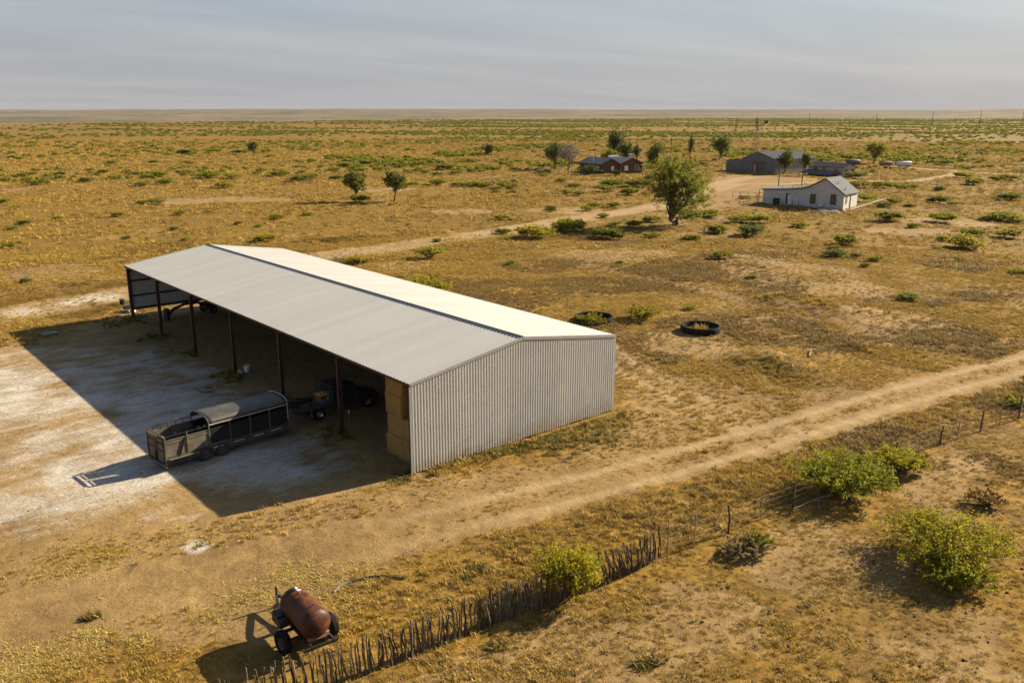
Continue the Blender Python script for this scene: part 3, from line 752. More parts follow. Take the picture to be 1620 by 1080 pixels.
# ------------------------------------------------------------------ livestock trailer
def make_trailer():
    T = thing('livestock_trailer', 'dusty gooseneck livestock trailer, open at the back with rounded cover in front', 'trailer', (-9.62, 9.42, 0), R(5.5))
    LN, WD, Z0, Z1 = 7.25, 1.95, 0.42, 1.62       # x forward, y to the far side; sides solid to Z1
    y0, y1 = -WD/2, WD/2
    fl = MB(); fl.box((LN/2, 0, Z0-0.05), (LN, WD, 0.10)); fl.build('floor', MAT['trailer_dark'], T)
    sk = {}
    for s, nm in ((y0, 'near'), (y1, 'far')):
        sg = -1 if s < 0 else 1
        # lower skirt, sheet panels between uprights
        MB().box((LN/2, s+sg*0.025, Z0+0.16), (LN, 0.05, 0.44)).build('side_skirt', MAT['rim_grey'], T)
        xs = [0.0, 1.22, 2.45, 3.65, 4.85, 6.05, LN]
        for a, b in zip(xs[:-1], xs[1:]):
            mt = 'trailer_steel' if a < 2.4 else 'trailer_dark'  # sunlit rear and shaded front of the sides put into two colours
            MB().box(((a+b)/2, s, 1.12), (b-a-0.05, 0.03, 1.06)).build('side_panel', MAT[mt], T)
        for x in xs:
            p = MB(); zt = 1.92 if x <= 2.5 else 2.0
            p.bar((x+ (0.03 if x == 0 else 0), s+sg*0.035, Z0-0.1), (x+(0.03 if x == 0 else 0), s+sg*0.035, zt), 0.05, 0.06); p.build('upright', MAT['trailer_steel'], T)
        for z in (1.52, 1.68, 1.90):
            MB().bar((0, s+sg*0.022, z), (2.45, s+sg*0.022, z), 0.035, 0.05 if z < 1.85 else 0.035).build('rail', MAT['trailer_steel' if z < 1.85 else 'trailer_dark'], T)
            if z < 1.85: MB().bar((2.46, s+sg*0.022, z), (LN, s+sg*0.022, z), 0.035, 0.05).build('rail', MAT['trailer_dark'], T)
        for x in np.arange(0.3, 2.4, 0.42):
            MB().bar((x, s, 1.68), (x, s, 1.9), 0.025).build('rail_stub', MAT['trailer_dark'], T)
        for x in (0.62, 1.9, 2.25):
            MB().tube([(x-0.09, s, 1.9), (x-0.06, s, 2.0), (x+0.06, s, 2.0), (x+0.09, s, 1.9)], 0.016, 5).build('tie_loop', MAT['trailer_dark'], T)
        # light edge rail of the cover
        MB().bar((2.45, s+sg*0.04, 1.93), (LN, s+sg*0.04, 1.93), 0.045, 0.05).build('cover_rail', MAT['pale_bow'], T)
        for x in (2.9, 4.1, 5.3, 6.4):
            MB().box((x, s+sg*0.06, 0.62), (0.6, 0.05, 0.06)).build('marker_strip', MAT['pale_bow'], T)
    MB().bar((0.75, y0-0.06, 0.72), (1.1, y0-0.06, 1.62), 0.06, 0.05).build('brace', MAT['trailer_dark'], T)
    MB().box((0.9, y0-0.16, 0.68), (1.6, 0.22, 0.05), 0, 0, R(-16)).build('fender_ledge', MAT['trailer_steel'], T)
    # rear gate: frame, two doors with bars
    gt = MB()
    gt.tube([(0, y0, Z0-0.12), (-0.04, y0, 1.0), (0.02, y0, 1.75), (0.0, y0+0.12, 1.93), (0.0, y1-0.12, 1.93), (0.02, y1, 1.75), (-0.04, y1, 1.0), (0, y1, Z0-0.12)], 0.035, 7)
    gt.bar((0, y0-0.06, Z0-0.12), (0, y1+0.06, Z0-0.12), 0.10, 0.12)
    rg = gt.build('rear_frame', MAT['trailer_steel'], T)
    for a, b in ((y0+0.08, -0.14), (0.12, y1-0.08)):
        d = MB(); d.box((-0.02, (a+b)/2, 1.06), (0.03, b-a, 1.20)); dd = d.build('gate_door', MAT['trailer_steel'], T)
        f = MB()
        for yy in (a, b): f.bar((-0.05, yy, 0.42), (-0.05, yy, 1.74), 0.045)
        for zz in (0.45, 1.1, 1.5, 1.72): f.bar((-0.05, a, zz), (-0.05, b, zz), 0.04)
        f.build('door_frame', MAT['trailer_dark'], dd)
    MB().bar((-0.06, -0.01, 0.45), (-0.06, -0.01, 1.8), 0.05).build('latch_bar', MAT['black_paint'], T)
    for zz in (1.86, ):
        MB().bar((-0.02, y0+0.1, zz), (-0.02, y1-0.1, zz), 0.03).build('top_bar', MAT['trailer_steel'], T)
    # rounded cover in front
    def arch(n=14):
        out = []
        for k in range(n+1):
            a = math.pi*k/n; y = -math.cos(a)*(WD/2+0.03); z = 1.95+math.sin(a)**0.62*0.42
            out.append((y, z))
        return out
    ar = arch(); c = MB(); xs = np.linspace(2.42, LN, 16)
    vs = []; fs = []
    for i, x in enumerate(xs):
        for k, (y, z) in enumerate(ar): vs.append((x, y, z-(0.03*abs(math.sin(i*1.9))*math.sin(math.pi*k/14))))
    n = len(ar)
    for i in range(len(xs)-1):
        for k in range(n-1): fs.append((i*n+k, (i+1)*n+k, (i+1)*n+k+1, i*n+k+1))
    c.add(vs, fs); cv = c.build('cover', MAT['trailer_canvas'], T, True)
    md = cv.modifiers.new('thick', 'SOLIDIFY'); md.thickness = 0.03; md.offset = -1
    bow = MB(); bow.tube([(LN-0.05, y0-0.06, 1.05)]+[(LN-0.05, y*1.03, z+0.03) for y, z in ar]+[(LN-0.05, y1+0.06, 1.05)], 0.028, 6); bow.build('cover_bow', MAT['pale_bow'], T)
    bow = MB(); bow.tube([(2.44, y*1.01, z+0.0) for y, z in ar], 0.03, 6); bow.build('cover_bow', MAT['trailer_steel'], T)
    # front wall and gooseneck deck
    fw = MB(); fw.prism([(y, z) for y, z in [(y0, Z0)]+ar+[(y1, Z0)]], 0.04, Matrix.Translation((LN+0.0, 0, 0)) @ Matrix.Rotation(R(90), 4, 'Z')); fw.build('front_wall', MAT['trailer_dark'], T)
    gn = MB(); gn.box((LN+0.42, 0, 1.72), (0.84, WD*0.92, 0.42), 0, R(9)); gn.build('nose', MAT['trailer_dark'], T)
    gk = MB()
    for s in (-1, 1): gk.bar((LN+0.7, s*0.6, 1.62), (LN+2.2, s*0.08, 1.42), 0.10, 0.14)
    gk.tube([(LN+2.15, 0, 1.5), (LN+2.15, 0, 0.92)], 0.06, 8); gk.build('gooseneck', MAT['trailer_dark'], T)
    MB().tube([(LN+0.25, y0+0.1, 1.6), (LN+0.25, y0+0.1, 0.06)], 0.045, 8).build('jack', MAT['trailer_steel'], T)
    MB().box((LN+0.25, y0+0.1, 0.03), (0.2, 0.2, 0.05)).build('jack_foot', MAT['trailer_steel'], T)
    for x in (2.18, 3.12):
        for s in (y0+0.02, y1-0.02): wheel(T, (x, s, 0.385), 0.385, 0.24)
        MB().tube([(x, y0, 0.385), (x, y1, 0.385)], 0.04, 6).build('axle', MAT['trailer_dark'], T)
    # wheel housing
    for s in (y0, y1):
        sg = -1 if s < 0 else 1
        h = MB(); h.tube([(1.66, s+sg*0.06, 0.5), (1.8, s+sg*0.06, 0.84), (3.5, s+sg*0.06, 0.84), (3.64, s+sg*0.06, 0.5)], 0.03, 5); h.build('fender', MAT['trailer_steel'], T)
make_trailer()

# ------------------------------------------------------------------ flatbed truck
def make_truck():
    T = thing('flatbed_truck', 'dark flatbed pickup truck with yellow lidded box, hitched to the livestock trailer', 'truck', (-1.25, 11.05, 0), R(4))
    WD = 1.98
    # flat bed
    b = MB(); b.box((1.25, 0, 0.92), (2.5, WD, 0.10)); b.build('bed', MAT['truck_bed'], T)
    for s in (-1, 1):
        MB().box((1.25, s*(WD/2+0.01), 0.86), (2.5, 0.04, 0.14)).build('bed_rail', MAT['truck_bed'], T)
    MB().box((0.02, 0, 0.78), (0.06, WD*0.96, 0.26)).build('tailboard', MAT['truck_bed'], T)
    MB().tube([(0.82, 0.25, 0.98), (0.82, 0.25, 1.02)], 0.16, 14).build('hitch_plate', MAT['black_paint'], T)
    # frame rails
    for s in (-0.4, 0.4): MB().box((2.9, s, 0.55), (5.4, 0.09, 0.16)).build('frame_rail', MAT['black_paint'], T)
    # headache rack
    h = MB()
    h.tube([(2.46, -0.95, 0.97), (2.46, -0.95, 1.62), (2.46, -0.75, 1.85), (2.46, 0.75, 1.85), (2.46, 0.95, 1.62), (2.46, 0.95, 0.97)], 0.035, 7)
    for y in (-0.5, 0, 0.5): h.bar((2.46, y, 0.97), (2.46, y, 1.84), 0.035)
    h.bar((2.46, -0.95, 1.4), (2.46, 0.95, 1.4), 0.035); h.build('headache_rack', MAT['black_paint'], T)
    # cab
    def section(x, hw, z0, z1, tw): return [(x, -hw, z0), (x, -hw*1.02, (z0+z1)*0.52), (x, -tw, z1-0.06), (x, -tw+0.1, z1), (x, tw-0.1, z1), (x, tw, z1-0.06), (x, hw*1.02, (z0+z1)*0.52), (x, hw, z0)]
    def loft(secs, name, mat):
        m_ = MB(); vs = [p for s in secs for p in s]; n = len(secs[0]); fs = []
        for i in range(len(secs)-1):
            for k in range(n): fs.append((i*n+k, (i+1)*n+k, (i+1)*n+(k+1) % n, i*n+(k+1) % n))
        fs += [tuple(range(n)), tuple(reversed(range((len(secs)-1)*n, len(secs)*n)))]
        m_.add(vs, fs); return m_.build(name, MAT[mat], T, True)
    loft([section(2.58, 0.93, 0.55, 1.80, 0.74), section(2.75, 0.95, 0.5, 1.90, 0.76), section(3.9, 0.95, 0.5, 1.90, 0.76), section(4.45, 0.95, 0.5, 1.22, 0.86)], 'cab', 'truck_paint')
    loft([section(4.42, 0.95, 0.5, 1.22, 0.88), section(5.2, 0.94, 0.5, 1.16, 0.84), section(5.62, 0.90, 0.52, 1.06, 0.78)], 'hood', 'truck_paint')
    MB().box((2.565, 0, 1.58), (0.02, 1.2, 0.34)).build('rear_window', MAT['glass_dark'], T)
    ws = MB(); ws.add([(3.93, -0.70, 1.86), (3.93, 0.70, 1.86), (4.45, 0.82, 1.25), (4.45, -0.82, 1.25)], [(0, 1, 2, 3)]); w = ws.build('windshield', MAT['glass_dark'], T); w.location = (0.015, 0, 0.015)
    for s in (-1, 1):
        d = MB(); d.add([(2.85, s*0.945, 1.28), (3.5, s*0.945, 1.28), (3.5, s*0.83, 1.76), (2.95, s*0.83, 1.76)], [(0, 1, 2, 3)]); d.build('side_window', MAT['glass_dark'], T)
        d = MB(); d.add([(3.56, s*0.945, 1.28), (4.2, s*0.945, 1.28), (3.85, s*0.83, 1.76), (3.56, s*0.83, 1.76)], [(0, 1, 2, 3)]); d.build('side_window', MAT['glass_dark'], T)
        MB().box((3.3, s*0.985, 1.12), (0.14, 0.03, 0.03)).build('door_handle', MAT['chrome'], T)
        MB().box((4.15, s*1.08, 1.32), (0.10, 0.2, 0.2)).build('mirror', MAT['black_paint'], T)
        MB().box((5.6, s*0.66, 0.86), (0.08, 0.3, 0.18)).build('headlight', MAT['white_plastic'], T)
        MB().box((0.02, s*0.8, 0.75), (0.08, 0.16, 0.1)).build('tail_light', MAT['red_paint'], T)
        wheel(T, (1.42, s*0.86, 0.40), 0.40, 0.26, tyre='black_rubber', rim='chrome')
        wheel(T, (4.95, s*0.86, 0.40), 0.40, 0.26, tyre='black_rubber', rim='chrome')
        MB().tube([(0.86, s*0.9, 0.85), (0.88, s*0.92, 0.55), (0.95, s*0.92, 0.3)], 0.05, 6).build('mud_flap', MAT['trailer_steel'], T)
    MB().box((5.74, 0, 0.62), (0.12, 1.9, 0.22)).build('bumper', MAT['black_paint'], T)
    M_ = T.matrix_basis
    bx = thing('tool_box', 'yellow lidded red box on the flatbed truck', 'box', M_ @ Vector((1.98, -0.35, 0.97)), R(4))
    MB().box((0, 0, 0.22), (0.5, 0.66, 0.42)).build('body', MAT['red_paint'], bx)
    MB().box((0, 0, 0.46), (0.58, 0.72, 0.07)).build('lid', MAT['yellow_paint'], bx)
    jr = thing('fuel_can', 'pale blue plastic container beside the yellow lidded box on the truck', 'container', M_ @ Vector((1.98, -0.82, 0.97)), R(4))
    MB().box((0, 0, 0.12), (0.5, 0.2, 0.24)).build('body', MAT['blue_plastic'], jr); MB().tube([(0.15, 0, 0.23), (0.15, 0, 0.30)], 0.04, 8).build('cap', MAT['white_plastic'], jr)
    cr = thing('crate', 'dark green slatted crate strapped behind the truck cab', 'crate', M_ @ Vector((2.28, -0.66, 0.97)), R(4))
    for k in range(5): MB().box((0, 0, 0.06+k*0.13), (0.26, 0.52, 0.07)).build('slat', MAT['green_crate'], cr)
    for s in (-1, 1):
        for q in (-1, 1): MB().box((s*0.11, q*0.235, 0.31), (0.03, 0.03, 0.62)).build('corner_post', MAT['green_crate'], cr)
make_truck()

# ------------------------------------------------------------------ rusty tank on wheels
def make_tank():
    P = (-11.05, -9.72, 0.0)
    T = thing('tank_trailer', 'rusty brown cylindrical tank on a two-wheeled trailer by the stake fence', 'tank trailer', P, R(-3))
    r, z = 0.545, 1.19; ya, yb = -0.72, 0.98
    Mx = Matrix.Translation((0.04, 0, z)) @ Matrix.Rotation(R(-90), 4, 'X')
    prof = [(0.001, ya-0.30)]
    for k in range(1, 8):
        a = math.pi/2*k/7; prof.append((r*math.sin(a), ya-0.30*math.cos(a)))
    prof += [(r, ya+0.02), (r*1.006, ya+0.03), (r*1.006, ya+0.06), (r, ya+0.07), (r, (ya+yb)/2), (r, yb-0.07), (r*1.006, yb-0.06), (r*1.006, yb-0.03), (r, yb-0.02)]
    for k in range(7, 0, -1):
        a = math.pi/2*k/7; prof.append((r*math.sin(a), yb+0.30*math.cos(a)))
    prof.append((0.001, yb+0.30))
    t = MB(); t.lathe(prof, 36, Mx); t.build('tank', MAT['rusty_tank'], T, True)
    for s, y in ((0.04, 0.86), ):
        MB().tube([(s-0.11, y, z+r-0.04), (s-0.11, y, z+r+0.13), (s+0.11, y, z+r+0.13), (s+0.11, y, z+r-0.04)], 0.022, 6).build('lifting_lug', MAT['tank_rust'], T)
    MB().tube([(0.04, 0.50, z+r-0.03), (0.04, 0.50, z+r+0.12)], 0.035, 8).build('fitting', MAT['tank_rust'], T)
    MB().box((0.04, 0.50, z+r+0.13), (0.12, 0.05, 0.05)).build('valve', MAT['white_plastic'], T)
    MB().tube([(0.04, 0.80, z+r+0.0), (0.06, 0.80, z+r+0.08)], 0.05, 8).build('gauge', MAT['white_plastic'], T)
    MB().tube([(-0.06, 0.22, z+r-0.03), (-0.06, 0.24, z+r+0.1), (0.16, 0.24, z+r+0.1), (0.16, 0.22, z+r-0.05)], 0.016, 6).build('handle', MAT['black_paint'], T)
    MB().tube([(-0.04, -0.55, z+r-0.05), (-0.04, -0.55, z+r+0.05), (0.10, -0.55, z+r+0.07)], 0.02, 6).build('pipe_stub', MAT['black_paint'], T)
    pl = MB(); an = R(122); pl.box((0.10+math.cos(an)*(r+0.004), -0.02, z+math.sin(an)*(r+0.004)), (0.13, 0.17, 0.012), 0, -(an-math.pi/2)); pl.build('plate', MAT['white_plastic'], T)
    f = MB()
    for s in (-1, 1): f.bar((0.1+s*0.40, -1.2, 0.58), (0.1+s*0.40, 1.5, 0.58), 0.08, 0.12)
    for y in (-1.15, -0.45, 0.35, 1.2): f.bar((-0.62, y, 0.58), (0.62, y, 0.58), 0.08, 0.10)
    f.bar((0.1-0.40, 1.5, 0.58), (0.1, 2.9, 0.50), 0.08, 0.10); f.bar((0.5, 1.5, 0.58), (0.1, 2.9, 0.50), 0.08, 0.10)
    f.build('frame', MAT['black_paint'], T)
    for y in (-0.75, 1.1):
        MB().box((0.10, y, 0.68), (0.8, 0.10, 0.16)).build('saddle', MAT['tank_rust'], T)
    MB().tube([(-0.86, 0, 0.42), (0.88, 0, 0.42)], 0.05, 8).build('axle', MAT['black_paint'], T)
    wheel(T, (-0.86, 0, 0.43), 0.43, 0.28, 'X', R(6), tyre='black_rubber', rim='rim_grey')
    wheel(T, (0.90, 0, 0.43), 0.43, 0.28, 'X', R(6), tyre='black_rubber', rim='rim_grey')
    MB().tube([(0.1, 2.85, 0.85), (0.1, 2.85, 0.03)], 0.04, 8).build('jack', MAT['black_paint'], T)
    MB().box((0.1, 2.85, 0.02), (0.22, 0.22, 0.04)).build('jack_foot', MAT['black_paint'], T)
    # pump and reel on the left of the frame
    MB().box((-0.55, 1.0, 0.78), (0.36, 0.5, 0.36)).build('pump_box', MAT['black_paint'], T)
    MB().tube([(-0.80, 0.55, 0.80), (-0.45, 0.55, 0.80)], 0.17, 14).build('hose_reel', MAT['black_paint'], T)
    MB().tube([(-0.62, 1.25, 0.95), (-0.62, 1.3, 1.12), (-0.42, 1.3, 1.12)], 0.03, 6).build('exhaust', MAT['tank_rust'], T)
    return T
make_tank()

# ------------------------------------------------------------------ vegetation
def leaves_np(cent, size, rng, tint=None, flat=0.0):
    n = len(cent)
    a = rng.normal(size=(n, 3)); a[:, 2] *= (1-flat); a /= np.linalg.norm(a, axis=1, keepdims=True)
    b = rng.normal(size=(n, 3)); b = b-a*(a*b).sum(1, keepdims=True); b /= np.linalg.norm(b, axis=1, keepdims=True)
    s = size*(0.75+0.85*rng.random((n, 1)))
    V = np.empty((n, 4, 3)); V[:, 0] = cent-a*s; V[:, 1] = cent+b*s*0.40; V[:, 2] = cent+a*s; V[:, 3] = cent-b*s*0.40
    return V.reshape(-1, 3), np.arange(4*n).reshape(-1, 4), np.repeat(rng.random(n) if tint is None else tint, 4)
def crown_points(rng, w, d, h, nl, z0, lobes, per=9, spread=0.16, bottom=-0.35, zc=0.38, egg=False):
    """clumps of leaves spread through uneven lobes; returns centres and per-clump tint"""
    C = []; T = []
    nlobe = lobes; L = []
    for k in range(nlobe):
        a = 2*math.pi*(k+rng.random()*0.7)/nlobe; rr = (0.30+0.48*rng.random()) if k else 0.0
        rad = (0.16+0.20*rng.random()) if nlobe > 8 else (0.24+0.22*rng.random())
        L.append((math.cos(a)*rr*w/2*1.15, math.sin(a)*rr*d/2*1.15, z0+h*(zc+0.30*rng.random()*(1-rr*0.5)), rad*w, rad*d, rad*h*0.86))
    if egg:
        L = []
        for k in range(nlobe):
            v = rng.normal(size=3); v /= np.linalg.norm(v); q = rng.random()**0.4*0.62
            zz = 0.5+v[2]*q*0.5; taper = 0.72+0.4*math.sin(math.pi*min(1, zz*1.05)); rad = 0.15+0.11*rng.random()
            L.append((v[0]*q*w*0.5*taper, v[1]*q*d*0.5*taper, z0+h*zz, rad*w, rad*d, rad*h))
    ncl = max(6, nl//per)
    for i in range(ncl):
        lx, ly, lz, a, b, c = L[rng.integers(nlobe)]
        v = rng.normal(size=3); v /= np.linalg.norm(v)
        if v[2] < bottom: v[2] = -v[2]
        rr = 0.35+0.65*rng.random()**0.45; wob = 0.62+0.62*rng.random()**1.3 if not egg else 0.9+0.45*rng.random()
        p = np.array([lx+v[0]*a*rr*wob, ly+v[1]*b*rr*wob, max(lz+v[2]*c*rr*wob, z0+0.04*h)])
        ax = v+np.array([0, 0, 0.55])+rng.normal(size=3)*0.35; ax /= np.linalg.norm(ax)
        C.append(p+(rng.random((per, 1))-0.35)*ax*spread*1.15*(w+d+h)/3*(0.5+rng.random())+rng.normal(size=(per, 3))*spread*np.array([w, d, h*1.2])*0.17); T.append(np.clip(rng.random()*0.85+rng.random(per)*0.25-0.05, 0, 1))
    return np.vstack(C), np.concatenate(T), L
def limb_tubes(mb, base, L, rng, r0, kinks=3, n=5):
    for (lx, ly, lz, a, b, c) in L:
        tips = [(lx, ly, lz)]
        P0 = np.array(base)+rng.normal(size=3)*np.array([0.05, 0.05, 0.0]); P1 = np.array([lx, ly, lz])
        path = [P0]
        for k in range(1, kinks+1):
            t = k/kinks; q = P0*(1-t)+P1*t+rng.normal(size=3)*np.array([a, b, c])*0.10*(1 if k < kinks else 0.3); q[2] = q[2]+0.15*c*math.sin(math.pi*t); path.append(q)
        mb.tube(path, [r0*(1-0.72*k/kinks) for k in range(kinks+1)], n)
        for q in range(6):
            v = rng.normal(size=3); v[2] = abs(v[2])*0.7; v /= np.linalg.norm(v)
            s = path[-1-(q % 2)]; e = s+v*np.array([a, b, c])*(0.7+0.6*rng.random()); mid = (s+e)/2+rng.normal(size=3)*0.06*a
            mb.tube([s, mid, e], [r0*0.34, r0*0.22, r0*0.10], 4)
def crown_mesh(seed, w, d, h, nl, leaf, lobes=6, z0=0.0, mat='leaf', per=9, spread=0.16, bottom=-0.35, flat=0.0, zc=0.27):
    rng = np.random.default_rng(seed)
    C, T, L = crown_points(rng, w, d, h, nl, z0, lobes, per, spread, bottom, zc)
    V, Q, tt = leaves_np(C, leaf, rng, T, flat)
    me = mesh_np('crown', V, Q, MAT[mat]); attr(me, 'tint', tt); return me, L, rng
def hero_bush(name, label, u0, u1, vtop, vbase, seed, nl, leaf, mat='leaf', lobes=7, group=None, depth=0.85, cat='bush', stems=True, hmul=1.0, bark='bark', spread=0.16, ub=None):
    u = ub if ub is not None else (u0+u1)/2
    p = g(u, vbase); k = pxm(p); w = (u1-u0)/k; h = (vbase-vtop)/k/math.cos(PITCH*0.9)*hmul*0.92
    z = float(hgt(p[0], p[1]))
    # the crown's footprint is centred a little behind its front edge
    vd = np.array([math.sin(YAW), math.cos(YAW)]); q = p[:2]+vd*w*0.18
    T = thing(name, label, cat, (q[0], q[1], z), -YAW, group)
    me, L, rng = crown_mesh(seed, w*0.92, w*depth, h, int(nl*1.35), leaf*0.88, lobes+8, 0.0, mat, per=24, spread=0.115, zc=0.20)
    link('crown', me, T)
    if stems:
        mb = MB(); limb_tubes(mb, (0, 0, -0.05), L, rng, 0.028*w**0.5+0.012); mb.build('stem', MAT[bark], T)
    return T
hero_bush('mesquite_bush', 'yellow-green mesquite bush growing through the stake fence', 848, 962, 850, 950, 3, 7500, 0.060, 'leaf_yellow', 8, hmul=1.28)
hero_bush('mesquite_bush', 'large bright green mesquite bush with fallen branches at the wire fence', 1268, 1425, 702, 790, 14, 8000, 0.070, 'leaf', 9)
hero_bush('mesquite_bush', 'smaller yellow-green bush behind the wire fence, right of the large green bush', 1378, 1475, 697, 752, 21, 4200, 0.065, 'leaf_yellow', 7)
hero_bush('mesquite_bush', 'wide yellow-green mesquite bush spreading across the paddock near the right edge', 1418, 1608, 792, 902, 33, 8500, 0.062, 'leaf_yellow', 9, spread=0.15)
hero_bush('mesquite_bush', 'dense low green bush at the foot of the wide paddock mesquite', 1476, 1570, 868, 938, 45, 4200, 0.060, 'leaf', 6)
hero_bush('mesquite_sapling', 'small thin green mesquite sapling with two tufts beside the fence posts', 1172, 1224, 828, 874, 52, 700, 0.055, 'leaf', 4, ub=1200)
hero_bush('dry_bush', 'low grey-brown dry bush around the thin mesquite sapling', 1148, 1226, 850, 882, 53, 1800, 0.06, 'scrub_grey', 6, ub=1184)
hero_bush('dry_bush', 'brown and green dry bush in the paddock above the wide mesquite', 1538, 1594, 770, 803, 54, 1500, 0.055, 'dry_grass_brown', 5)
hero_bush('mesquite_bush', 'green bush at the right edge behind the wire fence', 1590, 1640, 622, 645, 55, 1200, 0.06, 'leaf', 5)
hero_bush('green_bush', 'bright green bush in front of the left black tank ring', 908, 962, 492, 516, 61, 1600, 0.085, 'leaf_yellow', 6)
hero_bush('green_bush', 'yellow-green bush between the two black tank rings', 988, 1046, 474, 508, 62, 1800, 0.085, 'leaf_yellow', 6)
hero_bush('green_bush', 'long bright green bush behind the barn roof, near its middle', 634, 716, 424, 466, 63, 2400, 0.10, 'leaf_yellow', 7)
hero_bush('green_bush', 'round green bush with a dark tuft beside the dirt road behind the barn', 656, 702, 380, 410, 64, 1700, 0.10, 'leaf', 6)
hero_bush('green_bush', 'low bright green bush just behind the far half of the barn roof', 543, 588, 399, 418, 65, 1200, 0.10, 'leaf_yellow', 5)

# trees ------------------------------------------------------------
def tree(name, label, u, vtop, vbase, wpx, seed, nl, leaf, mat='leaf', lobes=8, trunk=0.3, bark='bark', bare=False, per=10, spread=0.15, gap=0.0, dist=None, group=None, tr=None):
    if dist: 
        d = ray(u, vbase); d = d/np.hypot(d[0], d[1]); p = CAM+d*dist; p[2] = 0; pt = ray(u, vtop); pt = pt/np.hypot(pt[0], pt[1]); top = CAM[2]+pt[2]*dist; k = pxm(p)
        h = top
    else:
        p = g(u, vbase); k = pxm(p); h = (vbase-vtop)/k/math.cos(PITCH*0.6)
    w = wpx/k*1.22; nl = int(nl*1.9); z = float(hgt(p[0], p[1]))
    T = thing(name, label, 'tree', (p[0], p[1], z-0.05), -YAW, group)
    rng = np.random.default_rng(seed)
    th = h*trunk; tb = MB(); r0 = tr or 0.028*h
    C, tint, L = crown_points(rng, w*0.95, w*0.85, h-th, max(nl, 40), th, lobes+8, per*2, spread*0.62, -0.95, 0.33, True)
    lean = rng.normal(size=2)*0.05*h
    tb.tube([(0, 0, -0.1), (0, 0, 0.08*h), (lean[0]*0.5, lean[1]*0.5, th*0.6), (lean[0], lean[1], th*1.05)], [r0*1.35, r0, r0*0.85, r0*0.72], 8)
    limb_tubes(tb, (lean[0], lean[1], th), L, rng, r0*0.55, 3, 6)
    if bare:
        for (lx, ly, lz, a, b, c) in L:
            for q in range(14):
                v = rng.normal(size=3); v[2] = abs(v[2]); v /= np.linalg.norm(v); s = np.array([lx, ly, lz])*(0.75+0.25*rng.random()); e = s+v*np.array([a, b, c])*1.05
                tb.tube([s, (s+e)/2+rng.normal(size=3)*0.1*a, e], [r0*0.16, r0*0.11, r0*0.04], 4)
    tb.build('trunk', MAT[bark], T)
    if nl:
        V, Q, tt = leaves_np(C, leaf, rng, tint); me = mesh_np('crown', V, Q, MAT[mat]); attr(me, 'tint', tt); link('crown', me, T)
    return T
tree('mesquite_tree', 'large roadside tree with open green crown, left of the white house', 1070, 242, 356, 104, 101, 10500, 0.14, 'leaf_tree', 17, 0.07, spread=0.11, tr=0.30)
tree('round_tree', 'left of the two small round trees in the field behind the barn', 563, 268, 319, 37, 102, 2600, 0.17, 'leaf_mid', 8, 0.24, group='pair of small field trees')
tree('round_tree', 'right of the two small round trees in the field behind the barn', 624, 271, 320, 37, 103, 2200, 0.17, 'leaf_mid', 7, 0.30, group='pair of small field trees')
tree('bare_tree', 'half-dead grey bare-branched tree at the left end of the brick house', 899, 221, 271, 42, 104, 0, 0.2, 'leaf_dark', 9, 0.22, 'bark_grey', True, tr=0.35)
tree('leafy_tree', 'dark leafy tree behind the bare tree, left of the brick house', 879, 224, 268, 36, 105, 2600, 0.18, 'leaf_dark', 7, 0.12)
tree('cottonwood_tree', 'tall dark tree rising behind the brick house roof', 974, 203, 245, 26, 106, 3200, 0.19, 'leaf_dark', 6, 0.15, dist=320)
tree('cottonwood_tree', 'dark round tree right behind the tall one beyond the brick house', 991, 218, 250, 26, 107, 2800, 0.19, 'leaf_dark', 6, 0.12, dist=312)
tree('round_tree', 'bright green round tree just behind the brick house roof', 968, 230, 256, 35, 108, 3000, 0.17, 'leaf', 7, 0.08, dist=296)
tree('crooked_cedar', 'crooked black cedar leaning over the brick house chimney', 1006, 226, 262, 15, 109, 900, 0.17, 'leaf_dark', 4, 0.35, dist=285)
tree('mesquite_tree', 'mid-green tree standing right of the brick house', 1037, 224, 266, 36, 110, 3000, 0.17, 'leaf_mid', 7, 0.12)
tree('slim_tree', 'slim grey-green tree between the brick house and the metal barn', 1093, 210, 252, 10, 111, 600, 0.22, 'scrub_grey', 5, 0.15)
tree('leafy_tree', 'green tree left of the windmill and metal barn', 1138, 212, 255, 31, 112, 3000, 0.18, 'leaf_mid', 7, 0.2)
tree('slender_tree', 'upright green tree in front of the metal barn side wall', 1240, 233, 275, 26, 113, 2600, 0.15, 'leaf_mid', 6, 0.16)
tree('slender_tree', 'small green tree between the metal barn and the wooden hut', 1273, 242, 277, 22, 114, 1900, 0.15, 'leaf_mid', 5, 0.3)
tree('leafy_tree', 'green tree behind the pale storage tanks right of the hut', 1382, 221, 260, 37, 115, 3200, 0.18, 'leaf', 7, 0.2)
hero_bush('dark_shrub', 'dark scrubby shrub in front of the left wing of the brick house', 915, 952, 254, 277, 71, 1500, 0.24, 'leaf_dark', 6)
hero_bush('dark_shrub', 'dark low shrub at the valley between the brick house gables', 966, 984, 262, 279, 72, 700, 0.22, 'leaf_dark', 4)
hero_bush('grey_scrub', 'grey leafless scrub left of the bare tree', 848, 876, 262, 277, 73, 900, 0.2, 'scrub_grey', 5)
tree('far_tree', 'lone dark tree in a thicket on the plain above the barn', 401, 222, 245, 18, 116, 900, 0.34, 'leaf_mid', 5, 0.1)
tree('far_tree', 'dark bushy tree on the plain left of the brick house', 772, 227, 246, 24, 117, 900, 0.3, 'leaf_mid', 5, 0.1)

